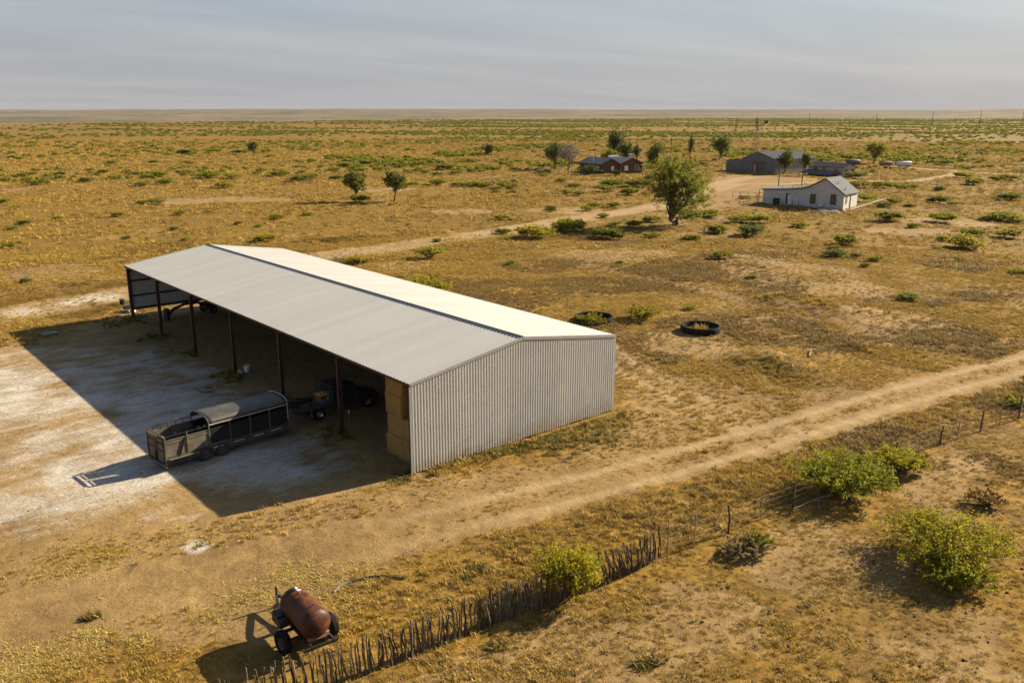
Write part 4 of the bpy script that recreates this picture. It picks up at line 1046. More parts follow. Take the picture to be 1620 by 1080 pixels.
# shrubs placed one by one -------------------------------------------
SHRUBS = [(31,253,18),(113,235,12),(134,288,22),(62,293,28),(40,286,12),(6,288,18),(49,278,17),(162,275,16),(179,284,20),(224,295,26),(231,282,22),(250,280,26),(259,292,24),(296,275,20),(330,282,34),(367,283,26),(353,298,32),(290,243,24),(339,241,26),(378,243,24),(420,242,18),(440,279,30),(475,288,32),(494,282,24),(222,324,18),(245,323,24),(185,343,22),(37,355,20),(5,322,18),(17,364,20),(11,392,24),(23,330,14),(275,364,14),(200,378,16),(292,381,14),(329,338,12),(284,341,18),(376,356,12),(409,360,14),(486,342,18),(435,348,20),(417,384,34),(39,447,16),(90,346,14),(177,260,18),(241,259,16),(301,261,16),
(531,284,20),(570,272,20),(528,271,18),(544,265,24),(598,270,18),(633,265,18),(653,294,22),(694,293,26),(672,274,16),(723,276,20),(703,269,28),(725,296,22),(746,297,28),(764,298,30),(802,300,36),(784,306,12),(812,307,14),(741,258,20),(720,246,14),(860,279,12),(873,333,18),(793,349,24),(808,349,10),(692,384,15),(845,378,60),(795,371,26),(802,381,16),(889,368,30),(808,420,18),(646,357,10),(618,326,8),(569,321,28),
(861,280,12),(888,288,18),(897,307,20),(907,297,22),(916,310,20),(971,297,46),(958,304,30),(997,310,38),(1016,297,40),(1033,285,24),(972,329,26),(940,329,22),(929,334,20),(872,336,18),(955,346,20),(1031,352,26),(973,359,22),(1003,361,36),(959,378,52),(901,366,48),(1033,376,26),(1094,381,30),(1123,344,32),(1133,368,28),(1090,346,40),
(1173,353,30),(1202,354,34),(1140,369,36),(1187,373,50),(1267,360,26),(1296,355,10),(1338,387,42),(1321,393,20),(1324,407,36),(1411,351,46),(1446,360,20),(1373,320,32),(1362,299,46),(1353,282,40),(1398,299,34),(1427,299,24),(1447,298,20),(1416,322,24),(1400,328,22),(1442,328,18),(1178,315,16),(1127,346,20),(1142,411,38),
(1487,322,30),(1509,325,16),(1495,353,40),(1542,374,38),(1531,393,56),(1495,381,20),(1562,350,24),(1592,350,40),(1612,352,26),(1601,377,42),(1603,318,36),(1598,286,28),(1577,286,20),(1545,293,34),(1526,282,30),(1487,302,20),(1517,411,18),(1614,435,24),(1387,413,26),(1370,422,18),(1353,407,20),(1500,261,26),(1614,272,16),(1440,477,40),(1190,441,18),(981,418,12),(1092,491,18)]
SHRUB_ME = [crown_mesh(200+i, 1.0, 0.9, 1.0, 4200, 0.036, 8+i % 4, 0.0, ('leaf', 'leaf', 'leaf_yellow', 'leaf', 'leaf_mid')[i % 5], 16, 0.15, zc=0.20)[0] for i in range(10)]
LAND = [('the hay barn', 420, 420), ('the round tree pair', 594, 318), ('the brick house', 965, 270), ('the large roadside tree', 1070, 352), ('the white house', 1275, 322), ('the wooden hut', 1312, 276), ('the pale storage tanks', 1405, 262), ('the left black tank ring', 940, 505), ('the right black tank ring', 1108, 520), ('the dirt road bend', 1125, 302), ('the lone dark tree', 401, 243), ('the left picture edge', 0, 330), ('the right picture edge', 1620, 350)]
def shrub_labels():
    per = {}
    for i, (u, v, w) in enumerate(SHRUBS):
        best = min(LAND, key=lambda L_: math.hypot(u-L_[1], (v-L_[2])*2.2))
        du, dv = u-best[1], (v-best[2])*2.2
        if 'picture edge' in best[0]: rel = 'near'
        elif abs(du) > abs(dv): rel = 'left of' if du < 0 else 'right of'
        else: rel = 'beyond' if dv < 0 else 'in front of'
        per.setdefault((best[0], rel), []).append((math.hypot(du, dv), i))
    out = {}
    ordn = ['nearest', 'second nearest', 'third nearest', 'fourth nearest', 'fifth nearest', 'sixth nearest', 'seventh nearest', 'eighth nearest', 'ninth nearest', 'tenth nearest']
    for (lm, rel), lst in per.items():
        lst.sort()
        for k, (_, i) in enumerate(lst):
            w = SHRUBS[i][2]; sz = 'small' if w < 17 else ('wide' if w > 32 else 'low')
            o = ordn[k] if k < 10 else f'{k+1}th nearest'
            out[i] = f'{sz} green shrub {rel} {lm}, {o} to it' if len(lst) > 1 else f'{sz} green shrub {rel} {lm}'
    return out
SL = shrub_labels()
for i, (u, v, w) in enumerate(SHRUBS):
    p = g(u, v); k = pxm(p); wm = w/k*1.04; z = float(hgt(p[0], p[1])); h = min(wm*rnd.uniform(0.42, 0.56), 2.6)
    o = link('desert_shrub', SHRUB_ME[(i*7) % 10], None, (p[0]+math.sin(YAW)*wm*0.2, p[1]+math.cos(YAW)*wm*0.2, z-0.02), rnd.uniform(0, 6.28), (wm, wm*rnd.uniform(0.75, 1.0), h))
    tag(o, SL[i], 'shrub', 'green shrubs on the plain')

# scatter machinery: one object whose geometry nodes put copies of small prototypes on points
def scatter(name, label, pts, sc, protos, cat=None, tilt=0.0):
    me = bpy.data.meshes.new(name); me.from_pydata([tuple(map(float, p)) for p in pts], [], [])
    attr(me, 'sc', sc)
    ob = link(name, me); stuff(ob, label, cat)
    c = bpy.data.collections.new(name+'_prototypes')
    for i, pm in enumerate(protos): c.objects.link(bpy.data.objects.new(f'{name}_prototype', pm))
    ng = bpy.data.node_groups.new(name+'_scatter', 'GeometryNodeTree')
    ng.interface.new_socket('Geometry', in_out='INPUT', socket_type='NodeSocketGeometry'); ng.interface.new_socket('Geometry', in_out='OUTPUT', socket_type='NodeSocketGeometry')
    N = ng.nodes.new; L = ng.links.new
    gi = N('NodeGroupInput'); go = N('NodeGroupOutput'); ip = N('GeometryNodeInstanceOnPoints'); ci = N('GeometryNodeCollectionInfo')
    ci.inputs['Collection'].default_value = c; ci.inputs['Separate Children'].default_value = True; ci.inputs['Reset Children'].default_value = True
    rv = N('FunctionNodeRandomValue'); rv.data_type = 'FLOAT_VECTOR'; rv.inputs[0].default_value = (-tilt, -tilt, 0); rv.inputs[1].default_value = (tilt, tilt, 6.283)
    na = N('GeometryNodeInputNamedAttribute'); na.data_type = 'FLOAT'; na.inputs['Name'].default_value = 'sc'
    L(gi.outputs[0], ip.inputs['Points']); L(ci.outputs[0], ip.inputs['Instance']); ip.inputs['Pick Instance'].default_value = True
    L(rv.outputs[0], ip.inputs['Rotation']); L(na.outputs[0], ip.inputs['Scale']); L(ip.outputs[0], go.inputs[0])
    md = ob.modifiers.new('scatter', 'NODES'); md.node_group = ng
    return ob
def tuft_mesh(seed, n, h, spread, mat, wd=0.012, lean=0.5):
    rng = np.random.default_rng(seed)
    a = rng.random(n)*2*math.pi; r = spread*np.sqrt(rng.random(n)); b = np.stack([np.cos(a)*r, np.sin(a)*r, np.zeros(n)-0.02], 1)
    dirn = rng.random(n)*2*math.pi; hh = h*(0.45+0.7*rng.random(n)); ln = lean*hh*(0.2+rng.random(n))
    mid = b+np.stack([np.cos(dirn)*ln*0.35, np.sin(dirn)*ln*0.35, hh*0.6], 1); tip = b+np.stack([np.cos(dirn)*ln, np.sin(dirn)*ln, hh*0.95], 1)
    sd = np.stack([-np.sin(dirn), np.cos(dirn), np.zeros(n)], 1)*wd*(0.7+0.6*rng.random((n, 1)))
    V = np.stack([b-sd, b+sd, mid+sd*0.8, mid-sd*0.8, tip], 1).reshape(-1, 3)
    o = np.arange(n)*5; T = np.concatenate([np.stack([o, o+1, o+2], 1), np.stack([o, o+2, o+3], 1), np.stack([o+3, o+2, o+4], 1)])
    me = mesh_np('tuft', V, T, MAT[mat], True); attr(me, 'tint', np.repeat(rng.random(n), 5)); return me
def in_view_points(n, rmin, rmax, rng, pad=4.0, power=1.0):
    hw = math.atan(810/F_PX)+R(pad)
    a = YAW+(rng.random(n)*2-1)*hw; r = (rmin**power+(rmax**power-rmin**power)*rng.random(n))**(1/power)
    return CAM[0]+np.sin(a)*r, CAM[1]+np.cos(a)*r, r
def in_barn(x, y, m_=0.3): return (x > -m_) & (x < W+m_) & (y > -m_) & (y < LEN+m_)
def scatter_grass():
    rng = np.random.default_rng(5)
    # near and middle distance
    x, y, r = in_view_points(480000, 17, 130, rng, power=1.35)
    mk = masks(x, y); dens = (1-mk['bare'])*(0.22+0.9*smooth(0.40, 0.64, fbm(x*0.4, y*0.4, 71, 4)))*(0.4+1.2*mk['gold'])
    dens = dens*(1-mk['rut']*0.8)
    sx = np.interp(x, [p[0] for p in PADDOCK_LINE], [p[1] for p in PADDOCK_LINE]); side = y < sx
    dens = np.where(side, 0.20+0.50*smooth(0.44, 0.62, fbm(x*0.5, y*0.5, 71, 4)), dens)
    dens = np.maximum(dens, 0.16*(1-smooth(0.0, 2.0, poly_in(x, y, YARD)))*(seg_dist(x, y, ROAD_A) > 2.2))
    tk = np.hypot(x+8, (y+8.5)*1.6); dens = dens*np.where(~side, 0.25+0.75*smooth(3, 9, tk), 1)
    keep = (rng.random(len(x)) < np.clip(dens, 0, 1)*0.66) & ~in_barn(x, y)
    x, y, r = x[keep], y[keep], r[keep]; z = hgt(x, y); sc = (0.45+0.75*rng.random(len(x))**1.5)*(0.75+0.5*smooth(0.45, 0.65, fbm(x*0.12, y*0.12, 29, 3)))*np.interp(r, [20, 60, 130], [0.8, 1.0, 1.4])
    br = fbm(x*0.1, y*0.1, 63, 3)
    # dark brown rank grass strip between the track and the fence
    sx = np.interp(x, [p[0] for p in PADDOCK_LINE], [p[1] for p in PADDOCK_LINE]); strip = (y > sx) & (y < sx+5.5) & (x > 2)
    side = y < sx
    isb = (br > 0.55) | (strip & (br > 0.42)); isp = side & ~isb
    P = np.stack([x, y, z], 1)
    A = [tuft_mesh(300+i, 26, 0.19, 0.17, 'dry_grass', 0.011, 0.8) for i in range(4)]; B = [tuft_mesh(320+i, 26, 0.20, 0.19, 'dry_grass_brown', lean=1.0) for i in range(3)]; Pp = [tuft_mesh(340+i, 28, 0.19, 0.18, 'dry_grass_pale', 0.011, 0.9) for i in range(3)]
    k = ~isb & ~isp
    scatter('golden_grass', 'golden dry grass tufts over the fields around the barn', P[k], sc[k], A, 'grass', 0.12)
    scatter('brown_grass', 'brown dry grass along the fence and in hollows', P[isb], sc[isb]*np.where(strip[isb], 1.35, 1.0), B, 'grass', 0.12)
    scatter('pale_grass', 'short pale grass on the trampled paddock', P[isp], sc[isp]*0.92, Pp+A[:1], 'grass', 0.12)
    # sparse growth on the crown and shoulders of the near track
    xs, ys = [], []
    for (x0, y0), (x1, y1) in zip(ROAD_A[:-1], ROAD_A[1:]):
        l = math.hypot(x1-x0, y1-y0); nx, ny = -(y1-y0)/l, (x1-x0)/l
        for _ in range(int(l*5)):
            t_ = rng.random(); o_ = rng.normal()*0.35 if rng.random() < 0.45 else (rng.choice([-1, 1])*(2.0+abs(rng.normal())*0.8))
            xs.append(x0+(x1-x0)*t_+nx*o_); ys.append(y0+(y1-y0)*t_+ny*o_)
    x = np.array(xs); y = np.array(ys); k = (np.hypot(x-CAM[0], y-CAM[1]) < 140) & (fbm(x*0.4, y*0.4, 12, 3) > 0.46) & (x > -4)
    x, y = x[k], y[k]
    scatter('track_grass', 'low dry grass on the crown and shoulders of the near dirt road', np.stack([x, y, hgt(x, y)], 1), 0.35+0.5*rng.random(len(x)), Pp+B[:1], 'grass', 0.2)
    # rank strip, extra
    x = rng.uniform(2.5, 60, 3000); sx = np.interp(x, [p[0] for p in PADDOCK_LINE], [p[1] for p in PADDOCK_LINE]); y = sx+rng.uniform(0.2, 5.2, len(x))**1.0
    kk = (seg_dist(x, y, ROAD_A) > 2.4) & (rng.random(len(x)) < 0.25+0.75*smooth(0.4, 0.6, fbm(x*0.35, y*0.35, 5, 3)))
    x, y = x[kk], y[kk]
    scatter('rank_grass', 'tangled brown grass between the dirt track and the wire fence', np.stack([x, y, hgt(x, y)], 1), 0.7+0.7*rng.random(len(x)), B+A[:2], 'grass', 0.2)
    # far clumps
    x, y, r = in_view_points(150000, 115, 620, rng, power=1.2)
    mk = masks(x, y); dens = (1-mk['bare'])*(0.25+0.9*smooth(0.42, 0.62, fbm(x*0.12, y*0.12, 171, 4)))
    keep = rng.random(len(x)) < dens*0.75; x, y, r = x[keep], y[keep], r[keep]
    F_ = [tuft_mesh(360+i, 26, 0.30, 0.42, ('dry_grass', 'dry_grass_brown', 'dry_grass')[i], 0.03, 0.8) for i in range(3)]
    scatter('far_grass', 'dry grass clumps across the plain around the farm houses', np.stack([x, y, hgt(x, y)], 1), np.interp(r, [120, 520], [1.0, 2.4])*(0.6+0.8*rng.random(len(x))), F_, 'grass', 0.1)
    # straw scattered by the tank trailer and in the yard
    xs = []; ys = []
    for u, v, su, sv, n in ((480, 915, 55, 26, 420), (400, 945, 45, 20, 160), (70, 1040, 70, 22, 420), (150, 1005, 45, 14, 160), (580, 905, 40, 16, 150), (540, 960, 40, 22, 160), (225, 1018, 22, 10, 70), (330, 975, 30, 12, 70), (100, 905, 55, 12, 150), (160, 880, 45, 10, 130), (300, 855, 60, 8, 60), (20, 1070, 40, 15, 150), (590, 730, 22, 8, 110), (560, 700, 22, 8, 70), (620, 760, 30, 6, 60)):
        for _ in range(n):
            p = g(u+rng.normal()*su*0.6, v+rng.normal()*sv*0.6); xs.append(p[0]); ys.append(p[1])
    x = np.array(xs); y = np.array(ys)
    S_ = [tuft_mesh(380+i, 18, 0.05, 0.20, 'straw', 0.010, 3.2) for i in range(3)]
    scatter('loose_straw', 'loose yellow straw strewn on the yard around the tank trailer', np.stack([x, y, hgt(x, y)+0.01], 1), 0.6+0.7*rng.random(len(x)), S_, 'straw', 0.2)
    # green weeds along the gable wall and round the posts
    xs = []; ys = []; ss = []
    for _ in range(560):
        a = rng.random(); p = g(670+a*330, 742-a*95); d = abs(rng.normal())*0.75*(0.5+a)
        if rng.random() < 0.35+0.65*(vnoise(a*9, 0, 3)): xs.append(p[0]+0.4*d); ys.append(p[1]-0.12-d); ss.append(0.5+0.7*rng.random())
    for k in range(7):
        for _ in range(70 if k not in (0, 4) else 26): xs.append(0.1+rng.normal()*0.75); ys.append(k*LEN/6+rng.normal()*0.75); ss.append(0.7+0.9*rng.random())
    for u, v, n, s in ((905, 700, 90, 34), (960, 690, 80, 30), (850, 705, 60, 26), (755, 900, 30, 12), (740, 912, 22, 10), (143, 975, 26, 6), (1215, 585, 24, 12), (40, 447, 30, 9), (175, 512, 50, 18), (150, 480, 25, 12), (1020, 1050, 30, 14), (785, 1022, 18, 10)):
        for _ in range(n):
            p = g(u+rng.normal()*s*0.7, v+rng.normal()*s*0.28); xs.append(p[0]); ys.append(p[1]); ss.append(0.5+0.7*rng.random())
    x = np.array(xs); y = np.array(ys); ok = ~((x > 0.4) & (x < W+0.1) & (y > -0.1) & (y < LEN)); x, y, ss = x[ok], y[ok], np.array(ss)[ok]
    W_ = [tuft_mesh(400+i, 26, 0.20, 0.17, 'weed', 0.016, 1.1) for i in range(3)]+[tuft_mesh(410, 22, 0.22, 0.17, 'dry_grass', 0.014, 1.0)]
    scatter('green_weeds', 'green weeds along the barn wall and round the barn posts', np.stack([x, y, hgt(x, y)], 1), ss, W_, 'weeds', 0.2)
    # dung and stones in the paddock and yard
    def lump(seed, mat):
        bm = bmesh.new(); bmesh.ops.create_icosphere(bm, subdivisions=2, radius=1.0); r_ = np.random.default_rng(seed)
        for v_ in bm.verts: v_.co *= 0.7+0.5*r_.random(); v_.co.z *= 0.5
        me = bpy.data.meshes.new('lump'); bm.to_mesh(me); bm.free(); me.materials.append(MAT[mat]); return me
    x = []; y = []
    for _ in range(48):
        p = g(rng.uniform(700, 1620), rng.uniform(880, 1080)); n = rng.integers(1, 5)
        for q in range(n): x.append(p[0]+rng.normal()*0.16); y.append(p[1]+rng.normal()*0.16)
    for _ in range(40):
        p = g(rng.uniform(1380, 1620), rng.uniform(690, 900)); x.append(p[0]); y.append(p[1])
    x = np.array(x); y = np.array(y); sx = np.interp(x, [p[0] for p in PADDOCK_LINE], [p[1] for p in PADDOCK_LINE]); k = y < sx-0.3; x, y = x[k], y[k]
    scatter('cattle_dung', 'dark dried dung lumps scattered over the paddock', np.stack([x, y, hgt(x, y)+0.02], 1), 0.03+0.055*rng.random(len(x))**2, [lump(1, 'dung'), lump(2, 'dung')], 'dung', 0.3)
    x, y, r = in_view_points(6000, 20, 75, rng); k = ~in_barn(x, y) | (rng.random(len(x)) < 0.2); x, y = x[k], y[k]
    scatter('loose_stones', 'small loose stones and clods strewn over the ground', np.stack([x, y, hgt(x, y)+0.005], 1), 0.012+0.040*rng.random(len(x))**3, [lump(3, 'pebble'), lump(4, 'pebble'), lump(5, 'dung')], 'stones', 0.3)
scatter_grass()
def scatter_far_shrubs():
    rng = np.random.default_rng(8)
    protos = [crown_mesh(500+i, 2.2, 2.0, 1.0, 170, 0.26, 4, 0, 'leaf_far', 6, 0.16)[0] for i in range(4)]
    X = []; Y = []; S = []
    x, y, r = in_view_points(70000, 255, 3300, rng, power=0.85)
    u = 810+F_PX*np.tan(np.arctan2(x-CAM[0], y-CAM[1])-YAW)
    right = np.interp(u, [0, 500, 900, 1300, 1620], [0.36, 0.55, 0.85, 1.0, 1.0])
    cl = smooth(0.49, 0.57, brush_band(x, y))*1.3+0.07
    far = np.interp(r, [255, 500, 1200, 3000], [0.45, 0.7, 1.0, 1.0])
    k = (rng.random(len(x)) < right*cl*far*0.85) & (r < edge_dist(x, y)+80)
    for rd in (ROAD_C, ROAD_D, ROAD_B): k &= seg_dist(x, y, rd) > 7
    fy = poly_in(x, y, FARMYARD); k &= fy < -12
    for (a, b, rad) in ((180, 150, 22), (222, 122, 26), (225, 100, 14), (280, 107, 12), (140, 58, 16)): k &= np.hypot(x-a, y-b) > rad
    x, y, r = x[k], y[k], r[k]
    scatter('plain_shrubs', 'countless low green shrubs speckling the plain to the horizon', np.stack([x, y, hgt(x, y)-0.05], 1), (0.75+0.95*rng.random(len(x))**1.5)*np.interp(r, [255, 900, 3000], [0.8, 1.15, 2.0]), protos, 'shrubs', 0.05)
    # dense shrub belts seen behind the houses
    X = []; Y = []
    for u, v, su, sv, n in ((1330, 250, 60, 5, 70), (1270, 250, 30, 5, 40), (1420, 250, 40, 4, 40), (1470, 255, 60, 6, 40), (1160, 246, 24, 5, 40), (620, 258, 60, 5, 60), (560, 250, 40, 3, 40), (860, 232, 70, 3, 60), (790, 238, 40, 3, 40), (730, 245, 30, 4, 40), (1060, 238, 30, 6, 40), (1550, 228, 60, 4, 60), (1500, 218, 90, 3, 60), (930, 218, 60, 2, 50)):
        for _ in range(n):
            p = g(u+rng.normal()*su*0.6, v+rng.normal()*sv*0.5)
            if seg_dist(p[0], p[1], ROAD_C) > 8 and np.hypot(p[0]-222, p[1]-122) > 24 and np.hypot(p[0]-225, p[1]-100) > 14: X.append(p[0]); Y.append(p[1])
    x = np.array(X); y = np.array(Y)
    scatter('shrub_belts', 'thick belts of green shrubs behind the farm buildings', np.stack([x, y, hgt(x, y)-0.05], 1), 0.9+0.9*rng.random(len(x)), protos, 'shrubs', 0.05)
scatter_far_shrubs()

# ------------------------------------------------------------------ fences
def along(pl, step):
    out = []; carry = 0.0
    for (x0, y0), (x1, y1) in zip(pl[:-1], pl[1:]):
        l = math.hypot(x1-x0, y1-y0); d = carry
        while d < l: out.append((x0+(x1-x0)*d/l, y0+(y1-y0)*d/l)); d += step
        carry = d-l
    return out
def make_stakes():
    F_ = thing('stake_fence', 'fence of crooked weathered upright stakes across the foreground', 'fence', (FENCE[4][0], FENCE[4][1], 0))
    o0 = Vector(F_.location)
    mes = []
    for i in range(14):
        r = random.Random(40+i); mb = MB(); h = 1.0; pth = []; rad = []
        x = y = 0.0
        for k in range(7):
            t = k/6; pth.append((x, y, -0.08+t*(h+0.08))); rad.append(0.036*(1-0.35*t)*r.uniform(0.8, 1.15)); x += r.uniform(-0.035, 0.035); y += r.uniform(-0.035, 0.035)
        mb.tube(pth, rad, 6); mes.append(mb.mesh('stake', MAT['stake_wood' if i % 3 else 'stake_dark']))
    pts = along(FENCE, 0.108)
    for i, (x, y) in enumerate(pts):
        o = link('stake', mes[rnd.randrange(14)], F_)
        o.location = (x-o0.x+rnd.uniform(-.05, .05), y-o0.y+rnd.uniform(-.05, .05), float(hgt(x, y)))
        o.scale = (rnd.uniform(0.85, 1.5),)*2+(rnd.uniform(1.1, 1.55),); ln = 0.14+0.20*smooth(0.5, 1.0, i/len(pts))
        o.rotation_euler = (rnd.gauss(0, 0.045), rnd.gauss(-0.02, 0.05)-0.20*float(smooth(0.66, 0.85, i/len(pts)))*float(1-smooth(0.93, 1.0, i/len(pts))), rnd.uniform(-0.7, 0.7))
    for z in (0.45, 0.95):
        mb = MB(); mb.tube([(x-o0.x, y-o0.y, float(hgt(x, y))+z+rnd.uniform(-.02, .02)) for x, y in pts[::4]], 0.005, 4); mb.build('wire', MAT['wire'], F_)
make_stakes()
def make_wire_fence():
    posts = [(1056, 873, 818, 't'), (1098, 865, 808, 't'), (1152, 843, 795, 'w'), (1203, 822, 782, 't'), (1254, 805, 762, 'w'), (1294, 786, 745, 't'), (1350, 758, 722, 'w'), (1416, 730, 704, 'w'), (1453, 716, 686, 't'), (1487, 703, 672, 'w'), (1515, 695, 665, 't'), (1551, 682, 648, 'w'), (1581, 672, 632, 't'), (1611, 663, 623, 'w'), (1660, 645, 606, 't'), (1710, 628, 590, 'w')]
    P = [g(u, v) for u, v, t, k in posts]
    F_ = thing('wire_fence', 'wire fence on thin wooden and steel posts along the brown grass strip', 'fence', (P[0][0], P[0][1], 0)); o0 = P[0]
    for (u, v, t, k), p in zip(posts, P):
        h = min(max((v-t)/pxm(p)/math.cos(PITCH), 1.15), 1.55); z = float(hgt(p[0], p[1]))
        mb = MB(); q = (p[0]-o0[0], p[1]-o0[1])
        if k == 'w': mb.tube([(q[0], q[1], z-0.1), (q[0]+rnd.uniform(-.04, .04), q[1], z+h*0.5), (q[0]+rnd.uniform(-.08, .08), q[1]+rnd.uniform(-.05, .05), z+h)], [0.055, 0.05, 0.042], 7); mb.build('post', MAT['stake_dark'], F_)
        else: mb.bar((q[0], q[1], z-0.1), (q[0]+rnd.uniform(-.04, .04), q[1], z+h), 0.04, 0.045); mb.build('post', MAT['tpost'], F_)
    for lv in range(4):
        mb = MB(); z = 0.32+lv*0.29; path = []
        for i in range(len(P)-1):
            a, b = P[i], P[i+1]
            for s in (0, 0.5): path.append((a[0]+(b[0]-a[0])*s-o0[0], a[1]+(b[1]-a[1])*s-o0[1], float(hgt(a[0], a[1]))*(1-s)+float(hgt(b[0], b[1]))*s+z-(0.025 if s else 0)))
        mb.tube(path, 0.0065, 4); mb.build('wire', MAT['wire'], F_)
make_wire_fence()
def dead_branch(label, u0, v0, u1, v1, seed, r=0.05):
    a = g(u0, v0); b = g(u1, v1); rng = np.random.default_rng(seed)
    T = thing('dead_branch', label, 'branch', (a[0], a[1], float(hgt(a[0], a[1]))), 0, 'fallen branches')
    d = b-a; mb = MB(); pth = []
    for k in range(6): t = k/5; q = d*t+rng.normal(size=3)*0.08*np.linalg.norm(d)*0.4; q[2] = 0.05+0.12*math.sin(math.pi*t)+abs(rng.normal())*0.04; pth.append(q)
    mb.tube(pth, [r*(1-0.12*k) for k in range(6)], 6); mb.build('limb', MAT['bark_grey'], T)
    tw = MB()
    for k in range(2, 6):
        e = pth[k]+rng.normal(size=3)*np.array([0.4, 0.4, 0.1])*np.linalg.norm(d)*0.4; e[2] = abs(e[2])+0.02; tw.tube([pth[k], (pth[k]+e)/2+rng.normal(size=3)*0.03, e], [r*0.4, r*0.28, r*0.12], 5)
    tw.build('twigs', MAT['bark_grey'], T)
dead_branch('pale fallen branch under the left side of the large green fence bush', 1318, 785, 1255, 806, 1)
dead_branch('fallen branch stretching below the middle of the large green fence bush', 1325, 782, 1362, 795, 2)
dead_branch('thin dead twig lying on bare paddock ground left of the wide mesquite', 1360, 815, 1374, 825, 3, 0.025)
dead_branch('grey dead branch on the dark dirt mound right of the black tank ring', 1238, 585, 1262, 600, 4, 0.06)
dead_branch('pale dead limb on the second dirt mound beyond the track', 1278, 570, 1290, 560, 5, 0.06)

# ------------------------------------------------------------------ black rubber tank rings
def ring(label, u0, u1, vb, vt, grp):
    p = g((u0+u1)/2, vb-6); k = pxm(p); r = (u1-u0)/k/2; z = float(hgt(p[0], p[1]))
    c = p[:2]
    T = thing('tank_ring', label, 'tank', (c[0], c[1], z-0.03), 0, grp)
    m_ = MB(); h = 0.58
    m_.lathe([(r*0.93, 0.0), (r, 0.08), (r*1.01, h*0.5), (r, h*0.9), (r*0.97, h), (r*0.90, h*0.98), (r*0.87, h*0.7), (r*0.87, 0.1), (r*0.88, 0.0)], 48, None, True); m_.build('wall', MAT['black_rubber'], T, True)
    f = MB(); f.lathe([(r*0.87, 0.07), (r*0.5, 0.10), (r*0.48, 0.05), (0.001, 0.05)], 40); f.build('bottom', MAT['dusty_rubber'], T)
    l = MB(); l.lathe([(r*0.50, 0.05), (r*0.54, 0.05), (r*0.54, 0.2), (r*0.50, 0.2)], 32, None, True); l.build('inner_ring', MAT['dusty_rubber'], T)
    t_ = MB()
ring('open black rubber tank ring with dry grass growing in its middle', 1077, 1139, 530, 506, 'black rubber tank rings')
ring('black rubber tank ring half hidden behind the green bush', 909, 970, 514, 490, 'black rubber tank rings')
_p = g(1108, 522); _t = link('grass_clump', tuft_mesh(450, 160, 0.55, 0.62, 'dry_grass', 0.018, 0.5), None, (_p[0], _p[1], 0.05)); tag(_t, 'dry grass clump growing inside the open black tank ring', 'grass')

# ------------------------------------------------------------------ farm buildings
def frame2(p0, p1):
    """local frame with X from p0 to p1 along the front wall, Y going away from the viewer"""
    d = np.array(p1)-np.array(p0); return math.atan2(d[1], d[0]), float(np.hypot(*d))
def window(parent, x, y, z, w, h, axis='x', frame='white_trim', glass='window_glass', mull=True, side=-1):
    f = MB(); t = 0.09
    def bx(cx, cz, dx, dz, dy, off):
        if axis == 'x': f.box((x+cx, y+side*off, z+cz), (dx, dy, dz))
        else: f.box((x+side*off, y+cx, z+cz), (dy, dx, dz))
    for s in (-1, 1): bx(s*(w/2), 0, t, h+2*t, 0.10, 0.03)
    for s in (-1, 1): bx(0, s*(h/2), w-t, t, 0.10, 0.032)
    if mull: bx(0, 0, w-t, 0.06, 0.07, 0.03)
    fo = f.build('window', MAT[frame], parent)
    g_ = MB()
    if axis == 'x': g_.box((x, y+side*0.012, z), (w-0.02, 0.03, h-0.02))
    else: g_.box((x+side*0.012, y, z), (0.03, w-0.02, h-0.02))
    g_.build('pane', MAT[glass], fo)
    return fo
